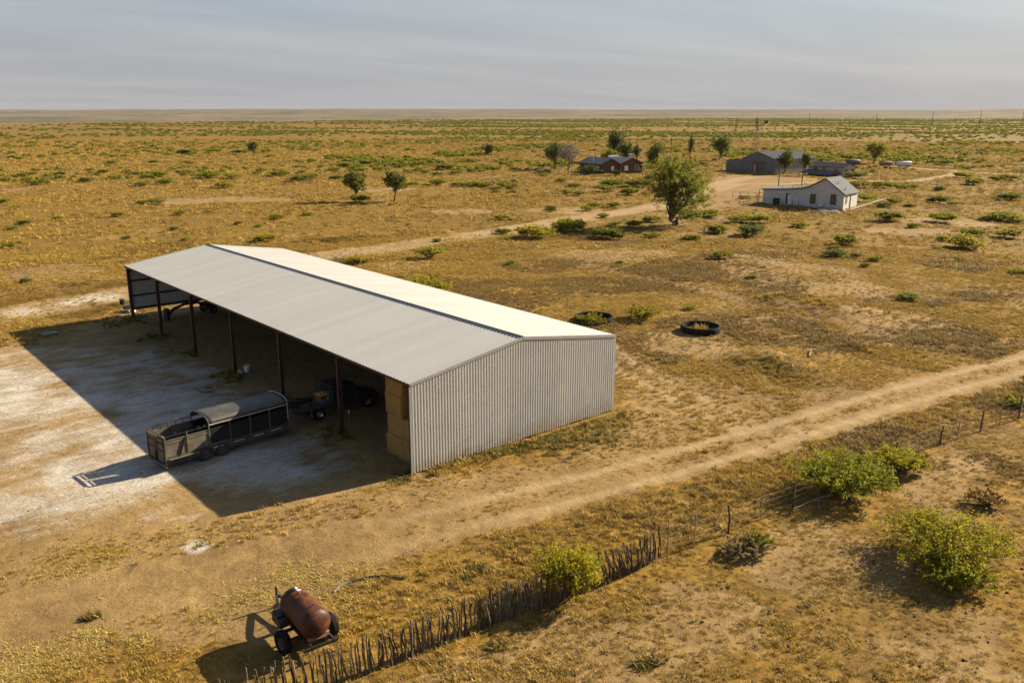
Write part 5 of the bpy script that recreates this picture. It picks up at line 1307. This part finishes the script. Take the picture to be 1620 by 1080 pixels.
def white_house():
    p0 = g(1206, 322.8)[:2]; p1 = g(1333, 332)[:2]; rz, LN = frame2(p0, p1)
    H = thing('white_house', 'abandoned white board house with saltbox roof in the dry field', 'house', (p0[0], p0[1], 0), rz)
    D = 7.6; k = LN
    prof = [(0, 3.0), (0.30*k, 3.30), (0.48*k, 3.62), (0.58*k, 4.05), (0.66*k, 4.75), (0.77*k, 5.75), (k, 3.05)]
    def top(x): return float(np.interp(x, [a for a, b in prof], [b for a, b in prof]))
    # clapboards on the front and right walls, one piece per course
    wl = MB(); wl.prism([(0, 0.0)]+[(a, b) for a, b in prof]+[(k, 0.0)], D); wl.build('wall', MAT['white_board'], H)
    z = 0.06
    while z < 5.6:
        xs = np.linspace(0, k, 200); ok = [x for x in xs if top(x) > z+0.10]
        if ok:
            # a gap in the profile never splits a course
            m_ = MB(); m_.box(((min(ok)+max(ok))/2, -0.02, z+0.10), (max(ok)-min(ok), 0.03, 0.20), 0, 0, R(4)); m_.build('board', MAT['white_board'], H)
        if z < 2.95:
            m_ = MB(); m_.box((k+0.02, D/2, z+0.10), (0.03, D-0.02, 0.20), 0, R(4), 0); m_.build('board', MAT['white_board'], H)
        z += 0.22
    # roof skins
    for (a, za), (b_, zb) in zip(prof[:-1], prof[1:]):
        ext0 = 0.35 if a == 0 else 0.0; ext1 = 0.35 if b_ == k else 0.0
        dx = b_-a; s = (zb-za)/dx; A0 = (a-ext0, za-s*ext0); B0 = (b_+ext1, zb+s*ext1)
        m_ = MB(); m_.prism([(A0[0], A0[1]+0.03), (B0[0], B0[1]+0.03), (B0[0], B0[1]+0.15), (A0[0], A0[1]+0.15)], D+0.6, Matrix.Translation((0, -0.3, 0)))
        m_.build('roof', MAT['roof_grey'], H)
        m_ = MB(); m_.prism([(A0[0], A0[1]-0.06), (B0[0], B0[1]-0.06), (B0[0], B0[1]+0.10), (A0[0], A0[1]+0.10)], 0.05, Matrix.Translation((0, -0.36, 0))); m_.build('barge_board', MAT['dark_gap'], H)
    for x, w, h, zc in ((0.635*k, 0.95, 1.75, 1.75), (0.88*k, 0.95, 1.85, 1.85)): window(H, x, -0.05, zc, w, h, 'x', 'dark_gap', 'window_glass')
    d = MB(); d.box((0.33*k, -0.06, 1.30), (1.0, 0.08, 2.4)); dd = d.build('door', MAT['dark_gap'], H)
    MB().box((0.345*k, -0.11, 1.28), (0.72, 0.04, 2.2)).build('door_leaf', MAT['white_trim'], dd)
    window(H, k+0.05, 1.5, 1.9, 0.6, 1.5, 'y', 'white_trim', 'window_glass', True, 1)
    MB().box((k+0.06, 3.6, 1.45), (0.08, 0.5, 2.7)).build('side_door', MAT['dark_gap'], H)
    MB().box((0.745*k, -0.3, 0.75), (0.85, 0.5, 0.8)).build('cooler_box', MAT['white_trim'], H)
    for x, z_ in ((0.20*k, 3.3), (0.33*k, 3.45), (0.40*k, 3.55), (0.88*k, 4.7), (0.97*k, 3.6)):
        MB().tube([(x, 1.8, z_), (x, 1.8, z_+0.55)], 0.09, 8).build('vent_pipe', MAT['white_trim'], H)
    MB().box((0.42*k, -0.9, 0.3), (3.6, 1.5, 0.14)).build('porch_step', MAT['debris_wood'], H)
    for x in (0.30*k, 0.42*k, 0.50*k): MB().bar((x, -1.5, 0.0), (x, -1.5, 1.3), 0.08).build('porch_post', MAT['dark_gap'], H)
    MB().box((0.19*k, -0.5, 0.75), (1.1, 0.7, 1.4)).build('meter_cabinet', MAT['dark_gap'], H)
    MB().bar((-0.75, -0.2, 0), (-0.75, -0.2, 2.9), 0.10).build('porch_post', MAT['dark_gap'], H)
    return rz
white_house()
def plank(name, label, u0, v0, z0, u1, v1, z1, w, mat, cat='plank', group=None):
    a = g(u0, v0, z0); b = g(u1, v1, z1)
    m_ = MB(); m_.bar((0, 0, 0), tuple(b-a), w, w*0.6); o = m_.build(name, MAT[mat]); o.location = tuple(a); return tag(o, label, cat, group)
def lumber():
    rng = random.Random(4); P = g(1308, 336); n = 0
    T = thing('lumber_pile', 'heap of broken grey and white boards in front of the white house', 'lumber pile', (P[0], P[1], 0.0))
    for i in range(26):
        a = rng.uniform(0, 3.14); l = rng.uniform(1.2, 3.6); x, y = rng.gauss(0, 2.0), rng.gauss(0, 1.2); dz = rng.uniform(0, 0.5)
        MB().bar((x-math.cos(a)*l/2, y-math.sin(a)*l/2, 0.06+dz*0.3), (x+math.cos(a)*l/2, y+math.sin(a)*l/2, 0.06+dz), rng.uniform(0.10, 0.3), 0.06).build('board', MAT[rng.choice(['white_board', 'debris_wood', 'white_board', 'stake_wood'])], T)
lumber()
plank('fallen_pole', 'long pale fallen pole leaning out from the right end of the white house', 1344, 332, 0.15, 1404, 313, 0.6, 0.30, 'debris_wood', 'pole')
plank('fallen_pole', 'long grey rail lying left of the white house beside the pipe frame', 1168, 328, 0.2, 1192, 321, 0.8, 0.16, 'debris_wood', 'pole')
def pipe_frame(label, u0, v0, u1, v1, n, h, grp='pipe frames'):
    a = g(u0, v0); b = g(u1, v1); T = thing('pipe_frame', label, 'frame', (a[0], a[1], 0), 0, grp); d = b-a; nv = np.array([-d[1], d[0], 0]); nv = nv/np.linalg.norm(nv)*2.4
    for s in (0, 1):
        for k in range(n+1):
            q = d*k/n+nv*s; MB().bar((q[0], q[1], 0), (q[0], q[1], h), 0.07).build('post', MAT['tpost'], T)
        for z in (h, h*0.55): MB().bar((nv[0]*s, nv[1]*s, z), (d[0]+nv[0]*s, d[1]+nv[1]*s, z), 0.06).build('rail', MAT['tpost'], T)
pipe_frame('rusty pipe frame standing left of the white house', 1158, 318, 1198, 322, 3, 1.9)
pipe_frame('small low pipe frame in the field right of the white house', 1487, 334, 1514, 335, 2, 1.0)

def gable_box(parent, prof, D, wall, LNfrac=None): pass
def metal_barn():
    p0 = g(1148, 269.3)[:2]; p1 = g(1226, 275.2)[:2]; rz, k = frame2(p0, p1)
    H = thing('metal_barn', 'old grey metal barn with rusty double doors and a lean-to side', 'barn', (p0[0], p0[1], 0), rz)
    D = 19.0; prof = [(0, 3.2), (0.30*k, 3.75), (0.46*k, 5.0), (0.64*k, 6.35), (k, 4.3)]
    wl = MB(); wl.prism([(0, 0)]+prof+[(k-0.02, 0)], D); wl.build('wall', MAT['metal_wall_dark'], H)
    def top(x): return float(np.interp(x, [a for a, b in prof], [b for a, b in prof]))
    n = 18
    for i in range(n):
        a, b_ = i*k/n, (i+1)*k/n
        if 0.54*k < (a+b_)/2 < 0.79*k: z0 = 3.35
        else: z0 = 0.03
        m_ = MB(); m_.prism([(a+0.03, z0), (a+0.03, top(a)-0.03), (b_-0.03, top(b_)-0.03), (b_-0.03, z0)], 0.05, Matrix.Translation((0, -0.05, 0))); m_.build('wall_sheet', MAT['metal_wall_dark'], H)
    for i in range(16):
        m_ = MB(); m_.box((k+0.02, (i+0.5)*D/16, 2.12), (0.05, D/16-0.06, 4.2)); m_.build('wall_sheet', MAT['metal_wall_white'], H)
    for (a, za), (b_, zb) in zip(prof[:-1], prof[1:]):
        e0 = 0.25 if a == 0 else 0; e1 = 0.3 if b_ == k else 0; s = (zb-za)/(b_-a)
        for i in range(10):
            m_ = MB(); m_.prism([(a-e0, za-s*e0+0.03), (b_+e1, zb+s*e1+0.03), (b_+e1, zb+s*e1+0.11), (a-e0, za-s*e0+0.11)], (D+0.4)/10-0.03, Matrix.Translation((0, -0.2+i*(D+0.4)/10, (i % 2)*0.012))); m_.build('roof_sheet', MAT['roof_slate'], H)
    MB().box((0.60*k, -0.07, 1.66), (0.115*k, 0.05, 3.3)).build('door', MAT['door_rust'], H); MB().box((0.725*k, -0.085, 1.66), (0.115*k, 0.05, 3.3)).build('door', MAT['door_rust'], H)
    MB().box((0.60*k, -0.12, 1.2), (0.6, 0.03, 2.1)).build('wicket_door', MAT['hut_wall'], H)
    MB().bar((0.5*k, -0.12, 3.38), (0.8*k, -0.12, 3.38), 0.08, 0.12).build('door_track', MAT['dark_gap'], H)
metal_barn()
def brick_house():
    p0 = g(951, 275.5)[:2]; rz = math.atan2(-0.22, 0.97)
    H = thing('brick_house', 'low red brick ranch house with two front gables and grey metal roof', 'house', (p0[0], p0[1], 0), rz)
    w1, w2, D1, D2, e, pk = 6.6, 8.4, 12.0, 9.0, 3.0, 4.5
    # left wing
    m_ = MB(); m_.prism([(0, 0), (0, e), (w1/2, pk), (w1, e), (w1, 0)], D1); m_.build('wall', MAT['brick_red'], H)
    m_ = MB(); m_.prism([(0, 0), (0, e), (w2/2, pk+0.1), (w2, e), (w2, 0)], D2, Matrix.Translation((w1+0.02, -0.5, 0))); m_.build('wall', MAT['brick_red'], H)
    # brick courses, proud by a hair, visible as thin bands
    for x0, w, y in ((0, w1, -0.02), (w1+0.02, w2, -0.52)):
        for j in range(8): MB().box((x0+w/2, y, 0.2+j*0.36), (w-0.02, 0.03, 0.33)).build('brick_course', MAT['brick_red'], H)
    def roof(x0, w, y0, D, pk_):
        ov = 0.45
        for s in (-1, 1):
            sl = (pk_-e)/(w/2); xa = x0+w/2; xb = x0+w/2+s*(w/2+ov); zb = e-sl*ov
            for i in range(5):
                dd = (D+0.9)/5; m_ = MB(); m_.prism([(xa, pk_+0.03), (xb, zb+0.03), (xb, zb+0.13), (xa, pk_+0.13)], dd-0.02, Matrix.Translation((0, y0-0.45+i*dd, (i % 2)*0.01))); m_.build('roof_sheet', MAT['roof_grey'], H)
            m_ = MB(); m_.bar((xa, y0-0.48, pk_-0.03), (xb, y0-0.48, zb-0.03), 0.05, 0.18); m_.build('fascia', MAT['door_rust'], H)
    roof(0, w1, 0, D1, pk); roof(w1+0.02, w2, -0.5, D2, pk+0.1)
    window(H, w1*0.62, -0.04, 1.6, 0.9, 1.2, 'x', 'white_trim', 'white_plastic'); window(H, w1+2.2, -0.54, 1.55, 1.2, 1.4, 'x', 'white_trim', 'white_plastic'); window(H, w1+6.2, -0.54, 1.7, 1.3, 1.3, 'x', 'white_trim', 'window_glass')
    window(H, -0.03, 2.0, 1.6, 1.4, 1.4, 'y', 'white_trim', 'white_plastic'); window(H, -0.03, 7.0, 1.6, 1.2, 1.2, 'y', 'white_trim', 'window_glass')
    ch = MB(); ch.box((w1+7.2, 4.2, 4.2), (1.1, 1.0, 2.6)); c = ch.build('chimney', MAT['stone_chimney'], H); MB().box((w1+7.2, 4.2, 5.55), (1.3, 1.2, 0.14)).build('chimney_cap', MAT['stone_chimney'], c)
    MB().box((w1+1.6, 5.5, 4.85), (3.2, 1.2, 0.5)).build('roof_cooler', MAT['white_plastic'], H)
    MB().tube([(1.0, 6, 3.5), (1.0, 6, 5.4)], 0.06, 6).build('antenna', MAT['white_trim'], H)
    MB().box((w1+w2+1.6, 4, 2.75), (3.0, 5, 0.12)).build('carport_roof', MAT['roof_grey'], H)
    for y in (1.8, 6.2): MB().bar((w1+w2+2.9, y, 0), (w1+w2+2.9, y, 2.7), 0.1).build('carport_post', MAT['white_trim'], H)
brick_house()
def hut():
    p0 = g(1278, 275.5)[:2]; p1 = g(1333, 280)[:2]; rz, k = frame2(p0, p1)
    H = thing('wooden_hut', 'dilapidated low hut with broken walls and dark collapsed porch', 'hut', (p0[0], p0[1], 0), rz)
    D = 5.2; e, pk = 2.7, 3.7
    m_ = MB(); m_.add([(0, 0, 0), (k, 0, 0), (k, D, 0), (0, D, 0), (0, 0, e), (k, 0, e), (k, D, e), (0, D, e), (0, D/2, pk), (k, D/2, pk)], [(0, 1, 5, 4), (1, 2, 6, 9, 5), (2, 3, 7, 6), (3, 0, 4, 8, 7), (4, 5, 9, 8), (6, 7, 8, 9)]); m_.build('wall', MAT['hut_wall'], H)
    for s, y0 in ((-1, 0), (1, D)):
        for i in range(6):
            a, b_ = -0.3+i*(k+0.6)/6, -0.3+(i+1)*(k+0.6)/6-0.02; q = MB(); yb = y0+s*0.45; zb = e-0.17; y_ = D/2
            q.add([(a, yb, zb), (b_, yb, zb), (b_, y_, pk+0.04), (a, y_, pk+0.04), (a, yb, zb+0.1), (b_, yb, zb+0.1), (b_, y_, pk+0.13), (a, y_, pk+0.13)], [(0, 1, 2, 3), (4, 5, 6, 7), (0, 1, 5, 4), (1, 2, 6, 5), (2, 3, 7, 6), (3, 0, 4, 7)]); q.build('roof_sheet', MAT['roof_slate'], H)
    window(H, 0.22*k, -0.03, 1.8, 1.4, 0.9, 'x', 'hut_wall', 'window_glass'); window(H, 0.80*k, -0.03, 1.6, 1.3, 1.2, 'x', 'hut_wall', 'window_glass')
    MB().box((0.46*k, -0.05, 1.3), (1.5, 0.06, 2.5)).build('door', MAT['hut_orange'], H)
    window(H, k+0.03, 1.2, 1.7, 1.0, 0.9, 'y', 'hut_wall', 'window_glass', True, 1); window(H, k+0.03, 3.8, 1.7, 1.0, 0.9, 'y', 'hut_wall', 'window_glass', True, 1)
    pr = MB(); pr.add([(-0.6, -3.8, 0.7), (k*0.86, -3.4, 0.55), (k*0.95, -0.3, 1.6), (-0.2, -0.3, 1.5), (-0.6, -3.8, 0.62), (k*0.86, -3.4, 0.47), (k*0.95, -0.3, 1.52), (-0.2, -0.3, 1.42)], [(0, 1, 2, 3), (7, 6, 5, 4), (0, 4, 5, 1), (1, 5, 6, 2), (2, 6, 7, 3), (3, 7, 4, 0)]); pr.build('porch_roof', MAT['tarp_blue'], H)
    for x, z in ((-0.4, 0.62), (k*0.25, 0.6), (k*0.55, 0.58), (k*0.84, 0.5)): MB().bar((x, -3.45, 0), (x, -3.45, z), 0.12).build('porch_post', MAT['dark_gap'], H)
hut()
def hz_tank(label, u, v, lpx, hpx, mat, ang, grp='storage tanks by the far road'):
    p = g(u, v); k = pxm(p); L_ = lpx/k; r = hpx/k/2
    T = thing('storage_tank', label, 'tank', (p[0], p[1], 0), -YAW+ang, grp); prof = [(0.001, -L_/2)]
    for q in range(1, 6): a = math.pi/2*q/5; prof.append((r*math.sin(a), -L_/2+0.35*r*(1-math.cos(a))))
    for q in range(5, 0, -1): a = math.pi/2*q/5; prof.append((r*math.sin(a), L_/2-0.35*r*(1-math.cos(a))))
    prof.append((0.001, L_/2)); m_ = MB(); m_.lathe(prof, 20, Matrix.Translation((0, 0, r+0.35)) @ Matrix.Rotation(R(90), 4, 'Y')); m_.build('tank', MAT[mat], T, True)
    for s in (-1, 1): MB().box((s*L_*0.3, 0, 0.3), (0.3, r*1.5, 0.62)).build('cradle', MAT['concrete'], T)
hz_tank('dark horizontal storage tank behind the hut', 1349, 262, 22, 8, 'tank_dark', 0.1)
hz_tank('rusty horizontal storage tank left of the utility pole', 1401, 264, 20, 7, 'tank_rust', 0.05)
hz_tank('white horizontal storage tank right of the utility pole', 1430, 264.5, 23, 7.5, 'tank_white', 0.02)

# windmill ----------------------------------------------------------
def windmill():
    d = ray(1195.5, 245); d = d/np.hypot(d[0], d[1]); dist = 335.0; p = CAM+d*dist; dt = ray(1195.5, 191); dt = dt/np.hypot(dt[0], dt[1]); H = CAM[2]+dt[2]*dist
    T = thing('windmill', 'old steel ranch windmill tower with dark tail vane behind the metal barn', 'windmill', (p[0], p[1], 0), -YAW+0.2)
    for sx in (-1, 1):
        for sy in (-1, 1): MB().bar((sx*1.5, sy*1.5, 0), (sx*0.18, sy*0.18, H-0.4), 0.14).build('leg', MAT['windmill_steel'], T)
    for k in range(5):
        z = 2.0+k*2.4; w = 1.5-(1.32)*z/(H-0.4); z2 = z+2.3; w2 = 1.5-(1.32)*z2/(H-0.4); b = MB()
        for a in ((-1, -1, 1, -1), (1, -1, 1, 1), (1, 1, -1, 1), (-1, 1, -1, -1)): b.bar((a[0]*w, a[1]*w, z), (a[2]*w, a[3]*w, z), 0.08); b.bar((a[0]*w, a[1]*w, z), (a[2]*w2, a[3]*w2, z2), 0.05)
        b.build('brace', MAT['windmill_steel'], T)
    MB().box((0, 0, H-1.5), (1.2, 1.2, 0.1)).build('platform', MAT['windmill_steel'], T)
    hb = MB(); hb.box((0, 0, H), (0.5, 0.9, 0.7)); hb.build('gearbox', MAT['white_trim'], T)
    wh = MB()
    for k in range(12):
        a = 2*math.pi*k/12; c, s = math.cos(a), math.sin(a)
        wh.box((-0.55, c*0.75, H+s*0.75), (0.05, 0.95, 0.24), 0, 0, a)
    w_ = wh.build('wheel_blades', MAT['windmill_steel'], T)
    MB().bar((0.2, 0, H), (3.3, 0, H-0.4), 0.10).build('tail_bone', MAT['windmill_steel'], T)
    MB().box((3.2, 0, H-0.45), (1.5, 0.06, 1.0)).build('tail_vane', MAT['vane_dark'], T)
windmill()
def pole(label, u, vt, vb, arm=True, dist=None, grp='utility poles'):
    if dist: d = ray(u, vb); d = d/np.hypot(d[0], d[1]); p = CAM+d*dist; p[2] = 0; t = ray(u, vt); t = t/np.hypot(t[0], t[1]); h = CAM[2]+t[2]*dist
    else: p = g(u, vb); h = (vb-vt)/pxm(p)/math.cos(PITCH*0.4)
    z = float(hgt(p[0], p[1])); h -= z*0 ; r = max(0.13, 0.00022*np.hypot(p[0]-CAM[0], p[1]-CAM[1]))
    T = thing('utility_pole', label, 'pole', (p[0], p[1], z), -YAW+0.3, grp)
    MB().tube([(0, 0, -0.3), (0, 0, h*0.5), (0.03, 0, h)], [r, r*0.9, r*0.72], 7).build('shaft', MAT['pole_wood'], T)
    if arm: MB().box((0.02, 0, h-0.6), (2.2, 0.14, 0.16)).build('crossarm', MAT['pole_wood'], T)
pole('utility pole on the plain left of the bare tree', 858, 197, 224)
pole('utility pole on the plain behind the brick house left end', 938, 203, 232, False)
pole('utility pole with grey top between the brick house and the slim tree', 1061, 213, 252)
pole('utility pole on the plain above the middle of the barn', 486, 207, 240, False)
pole('leftmost utility pole on the plain above the barn', 258, 219, 246, False)
pole('distant utility pole left of the windmill', 1164, 186, 204, False)
pole('short utility pole between the rusty and white storage tanks', 1419, 232, 262)
pole('utility pole just behind the white house, right of the two', 1268, 258, 297, False)
pole('thinner utility pole behind the white house, left of the two', 1231, 270, 299, False)
pole('utility pole behind the wooden hut', 1271, 232, 262, False)
for nm, u, vt, vb, ds in (('leftmost of the four far transmission poles on the right horizon', 1386, 178, 192, 1500), ('second from left of the four far transmission poles on the right horizon', 1475, 176.5, 190, 1600), ('third from left of the four far transmission poles on the right horizon', 1551, 173.5, 189, 1650), ('rightmost of the four far transmission poles on the right horizon', 1618, 174, 189, 1700), ('far transmission pole right of the windmill on the horizon', 1280, 180, 194, 1450)):
    pole(nm, u, vt, vb, True, ds, 'transmission poles on the horizon')

# ------------------------------------------------------------------ odds and ends
def tube_thing(name, label, cat, pts, r, mat, z=0.03):
    P = [g(u, v) for u, v in pts]; o0 = P[0]; m_ = MB(); pth = []
    for i in range(len(P)-1):
        p0, p1, p2, p3 = P[max(i-1, 0)], P[i], P[i+1], P[min(i+2, len(P)-1)]
        for k in range(5):
            t = k/5; q = 0.5*((2*p1)+(p2-p0)*t+(2*p0-5*p1+4*p2-p3)*t*t+(3*p1-p0-3*p2+p3)*t**3); pth.append((q[0]-o0[0], q[1]-o0[1], float(hgt(q[0], q[1]))+z))
    m_.tube(pth, r, 8); o = m_.build(name, MAT[mat], None, True); o.location = (o0[0], o0[1], 0); return tag(o, label, cat)
tube_thing('hose', 'black hose curving across the straw right of the rusty tank', 'hose', [(559, 921), (580, 914), (605, 912), (625, 914), (644, 917)], 0.035, 'hose_black', 0.05)
tube_thing('hose', 'grey-blue end of hose trailing toward the rusty tank', 'hose', [(528, 938), (538, 929), (549, 924), (558, 921)], 0.03, 'hose_blue', 0.04)
tube_thing('hose', 'short dark hose lying in the barn shadow beyond the trailer', 'hose', [(309, 614), (316, 619), (327, 621), (340, 620)], 0.04, 'hose_black')
def small(name, label, cat, u, v, parts):
    p = g(u, v); z = float(hgt(p[0], p[1])); T = thing(name, label, cat, (p[0], p[1], z), rnd.uniform(0, 3))
    for nm, fn, mt in parts: m_ = MB(); fn(m_); m_.build(nm, MAT[mt], T)
    return T
small('bucket', 'white bucket tipped beside the fourth barn post from the far end', 'bucket', 391, 588, [('body', lambda m_: m_.lathe([(0.001, 0.02), (0.17, 0.02), (0.21, 0.46), (0.19, 0.46), (0.16, 0.05), (0.001, 0.05)], 16), 'white_plastic'), ('handle', lambda m_: m_.tube([(-0.21, 0, 0.44), (-0.12, 0, 0.58), (0.12, 0, 0.58), (0.21, 0, 0.44)], 0.012, 5), 'wire')])
small('salt_block', 'pale block at the foot of the barn post beside the bucket', 'block', 378, 592, [('block', lambda m_: m_.box((0, 0, 0.14), (0.34, 0.3, 0.28)).box((0, 0, 0.29), (0.24, 0.2, 0.04)), 'white_plastic')])
small('pallet', 'weathered pallet lying at the edge of the barn shadow', 'pallet', 79, 529, [('slat', (lambda k: (lambda m_: m_.box((0, -0.45+k*0.225, 0.15), (1.2, 0.13, 0.03))))(k), 'debris_wood') for k in range(5)]+[('runner', (lambda x: (lambda m_: m_.box((x, 0, 0.07), (0.08, 1.05, 0.12))))(x), 'debris_wood') for x in (-0.5, 0, 0.5)])
small('junk_heap', 'small heap of scrap outside the far barn corner', 'scrap', 203, 493, [('scrap_board', lambda m_: m_.box((0, 0, 0.1), (1.4, 0.3, 0.12), 0.4).box((0.3, 0.4, 0.2), (0.8, 0.24, 0.16), -0.6), 'debris_wood'), ('scrap_can', lambda m_: m_.tube([(-0.4, 0.3, 0), (-0.4, 0.3, 0.55)], 0.22, 12), 'white_plastic'), ('scrap_metal', lambda m_: m_.box((0.1, -0.4, 0.25), (0.5, 0.5, 0.5), 0.3), 'black_paint')])
small('drum', 'small dark drum on the sand outside the far barn corner', 'drum', 194, 482, [('body', lambda m_: m_.tube([(0, 0, 0), (0, 0, 0.6)], 0.25, 14), 'black_paint'), ('rim', lambda m_: m_.lathe([(0.25, 0.55), (0.27, 0.55), (0.27, 0.6), (0.25, 0.6)], 14, None, True), 'wire')])
small('marker_stake', 'thin steel stake with white top beside the nearest inner barn post', 'stake', 553, 676, [('rod', lambda m_: m_.tube([(0, 0, 0), (0, 0, 0.95)], 0.02, 6), 'tpost'), ('cap', lambda m_: m_.tube([(0, 0, 0.9), (0, 0, 1.08)], 0.035, 8), 'white_plastic')])
small('marker_stake', 'thin steel stake with white top at the near gable corner', 'stake', 649, 744, [('rod', lambda m_: m_.tube([(0, 0, 0), (0, 0, 0.72)], 0.02, 6), 'tpost'), ('cap', lambda m_: m_.tube([(0, 0, 0.68), (0, 0, 0.86)], 0.03, 8), 'white_plastic')])
small('marker_stake', 'thin stake at the far left barn corner', 'stake', 205, 507, [('rod', lambda m_: m_.tube([(0, 0, 0), (0, 0, 1.1)], 0.025, 6), 'tpost'), ('cap', lambda m_: m_.tube([(0, 0, 1.05), (0, 0, 1.2)], 0.035, 8), 'white_plastic')])
def disc_implement():
    p = g(300, 500); T = thing('farm_implement', 'dark wheeled farm implement with arched beam parked at the far end under the barn', 'implement', (p[0], p[1], 0), R(12))
    m_ = MB(); m_.tube([(-2.2, 0, 0.35), (-1.5, 0, 0.95), (-0.4, 0, 1.2), (0.9, 0, 1.15), (1.7, 0, 0.7)], 0.13, 8); m_.build('arched_beam', MAT['black_paint'], T, True)
    MB().box((-2.2, 0, 0.55), (0.25, 0.5, 1.1)).build('stand', MAT['black_paint'], T)
    MB().box((2.0, 0, 0.75), (1.2, 1.0, 0.5)).build('body', MAT['black_paint'], T)
    for y in (-0.75, 0.75): wheel(T, (2.0, y, 0.42), 0.42, 0.22, tyre='black_rubber')
    MB().tube([(2.0, -0.75, 0.42), (2.0, 0.75, 0.42)], 0.05, 6).build('axle', MAT['black_paint'], T)
    MB().tube([(2.5, 0.2, 0.9), (3.1, 0.2, 1.0), (3.3, 0.2, 0.3), (3.3, 0.2, 0.0)], 0.05, 6).build('drawbar', MAT['rim_grey'], T)
disc_implement()
def wreck():
    p = g(804, 291); k = pxm(p); T = thing('scrap_pile', 'pale wrecked metal and dead branches in the field left of the brick house', 'scrap pile', (p[0], p[1], 0), -YAW)
    r = random.Random(3)
    m_ = MB(); m_.tube([(-2.6, 0, 0.45), (0.4, 0.2, 0.6)], 0.5, 12); m_.build('old_tank', MAT['metal_wall_white'], T, True)
    m_ = MB(); m_.box((1.4, 0.2, 0.5), (1.6, 1.2, 0.9), 0.3, 0.2).box((2.0, -0.4, 0.9), (0.9, 0.6, 0.4), -0.4, 0.5); m_.build('scrap_box', MAT['tank_dark'], T)
    for i in range(10):
        a = r.uniform(0, 3.14); MB().tube([(-3.6+r.uniform(-1, 1), r.uniform(-.6, .6), 0.1), (-3.6+r.uniform(-2, 2), r.uniform(-1, 1), r.uniform(0.5, 1.6))], [0.07, 0.02], 5).build('dead_limb', MAT['bark_grey'], T)
wreck()

# ------------------------------------------------------------------ dry air over the plain
def make_haze():
    m_ = MB(); m_.box((CAM[0], CAM[1], 40.0), (42400, 42400, 240.0)); t = NT('haze_air')
    v = t.n('ShaderNodeVolumePrincipled'); v.inputs['Color'].default_value = (0.38, 0.40, 0.47, 1); v.inputs['Density'].default_value = 0.000028; v.inputs['Anisotropy'].default_value = 0.0
    t.l(v.outputs[0], t.out.inputs['Volume']); MAT['haze'] = t.m
    o = m_.build('haze', t.m); o['kind'] = 'stuff'; o['label'] = 'thin dry haze over the plain'
HAZE = True
if HAZE: make_haze()
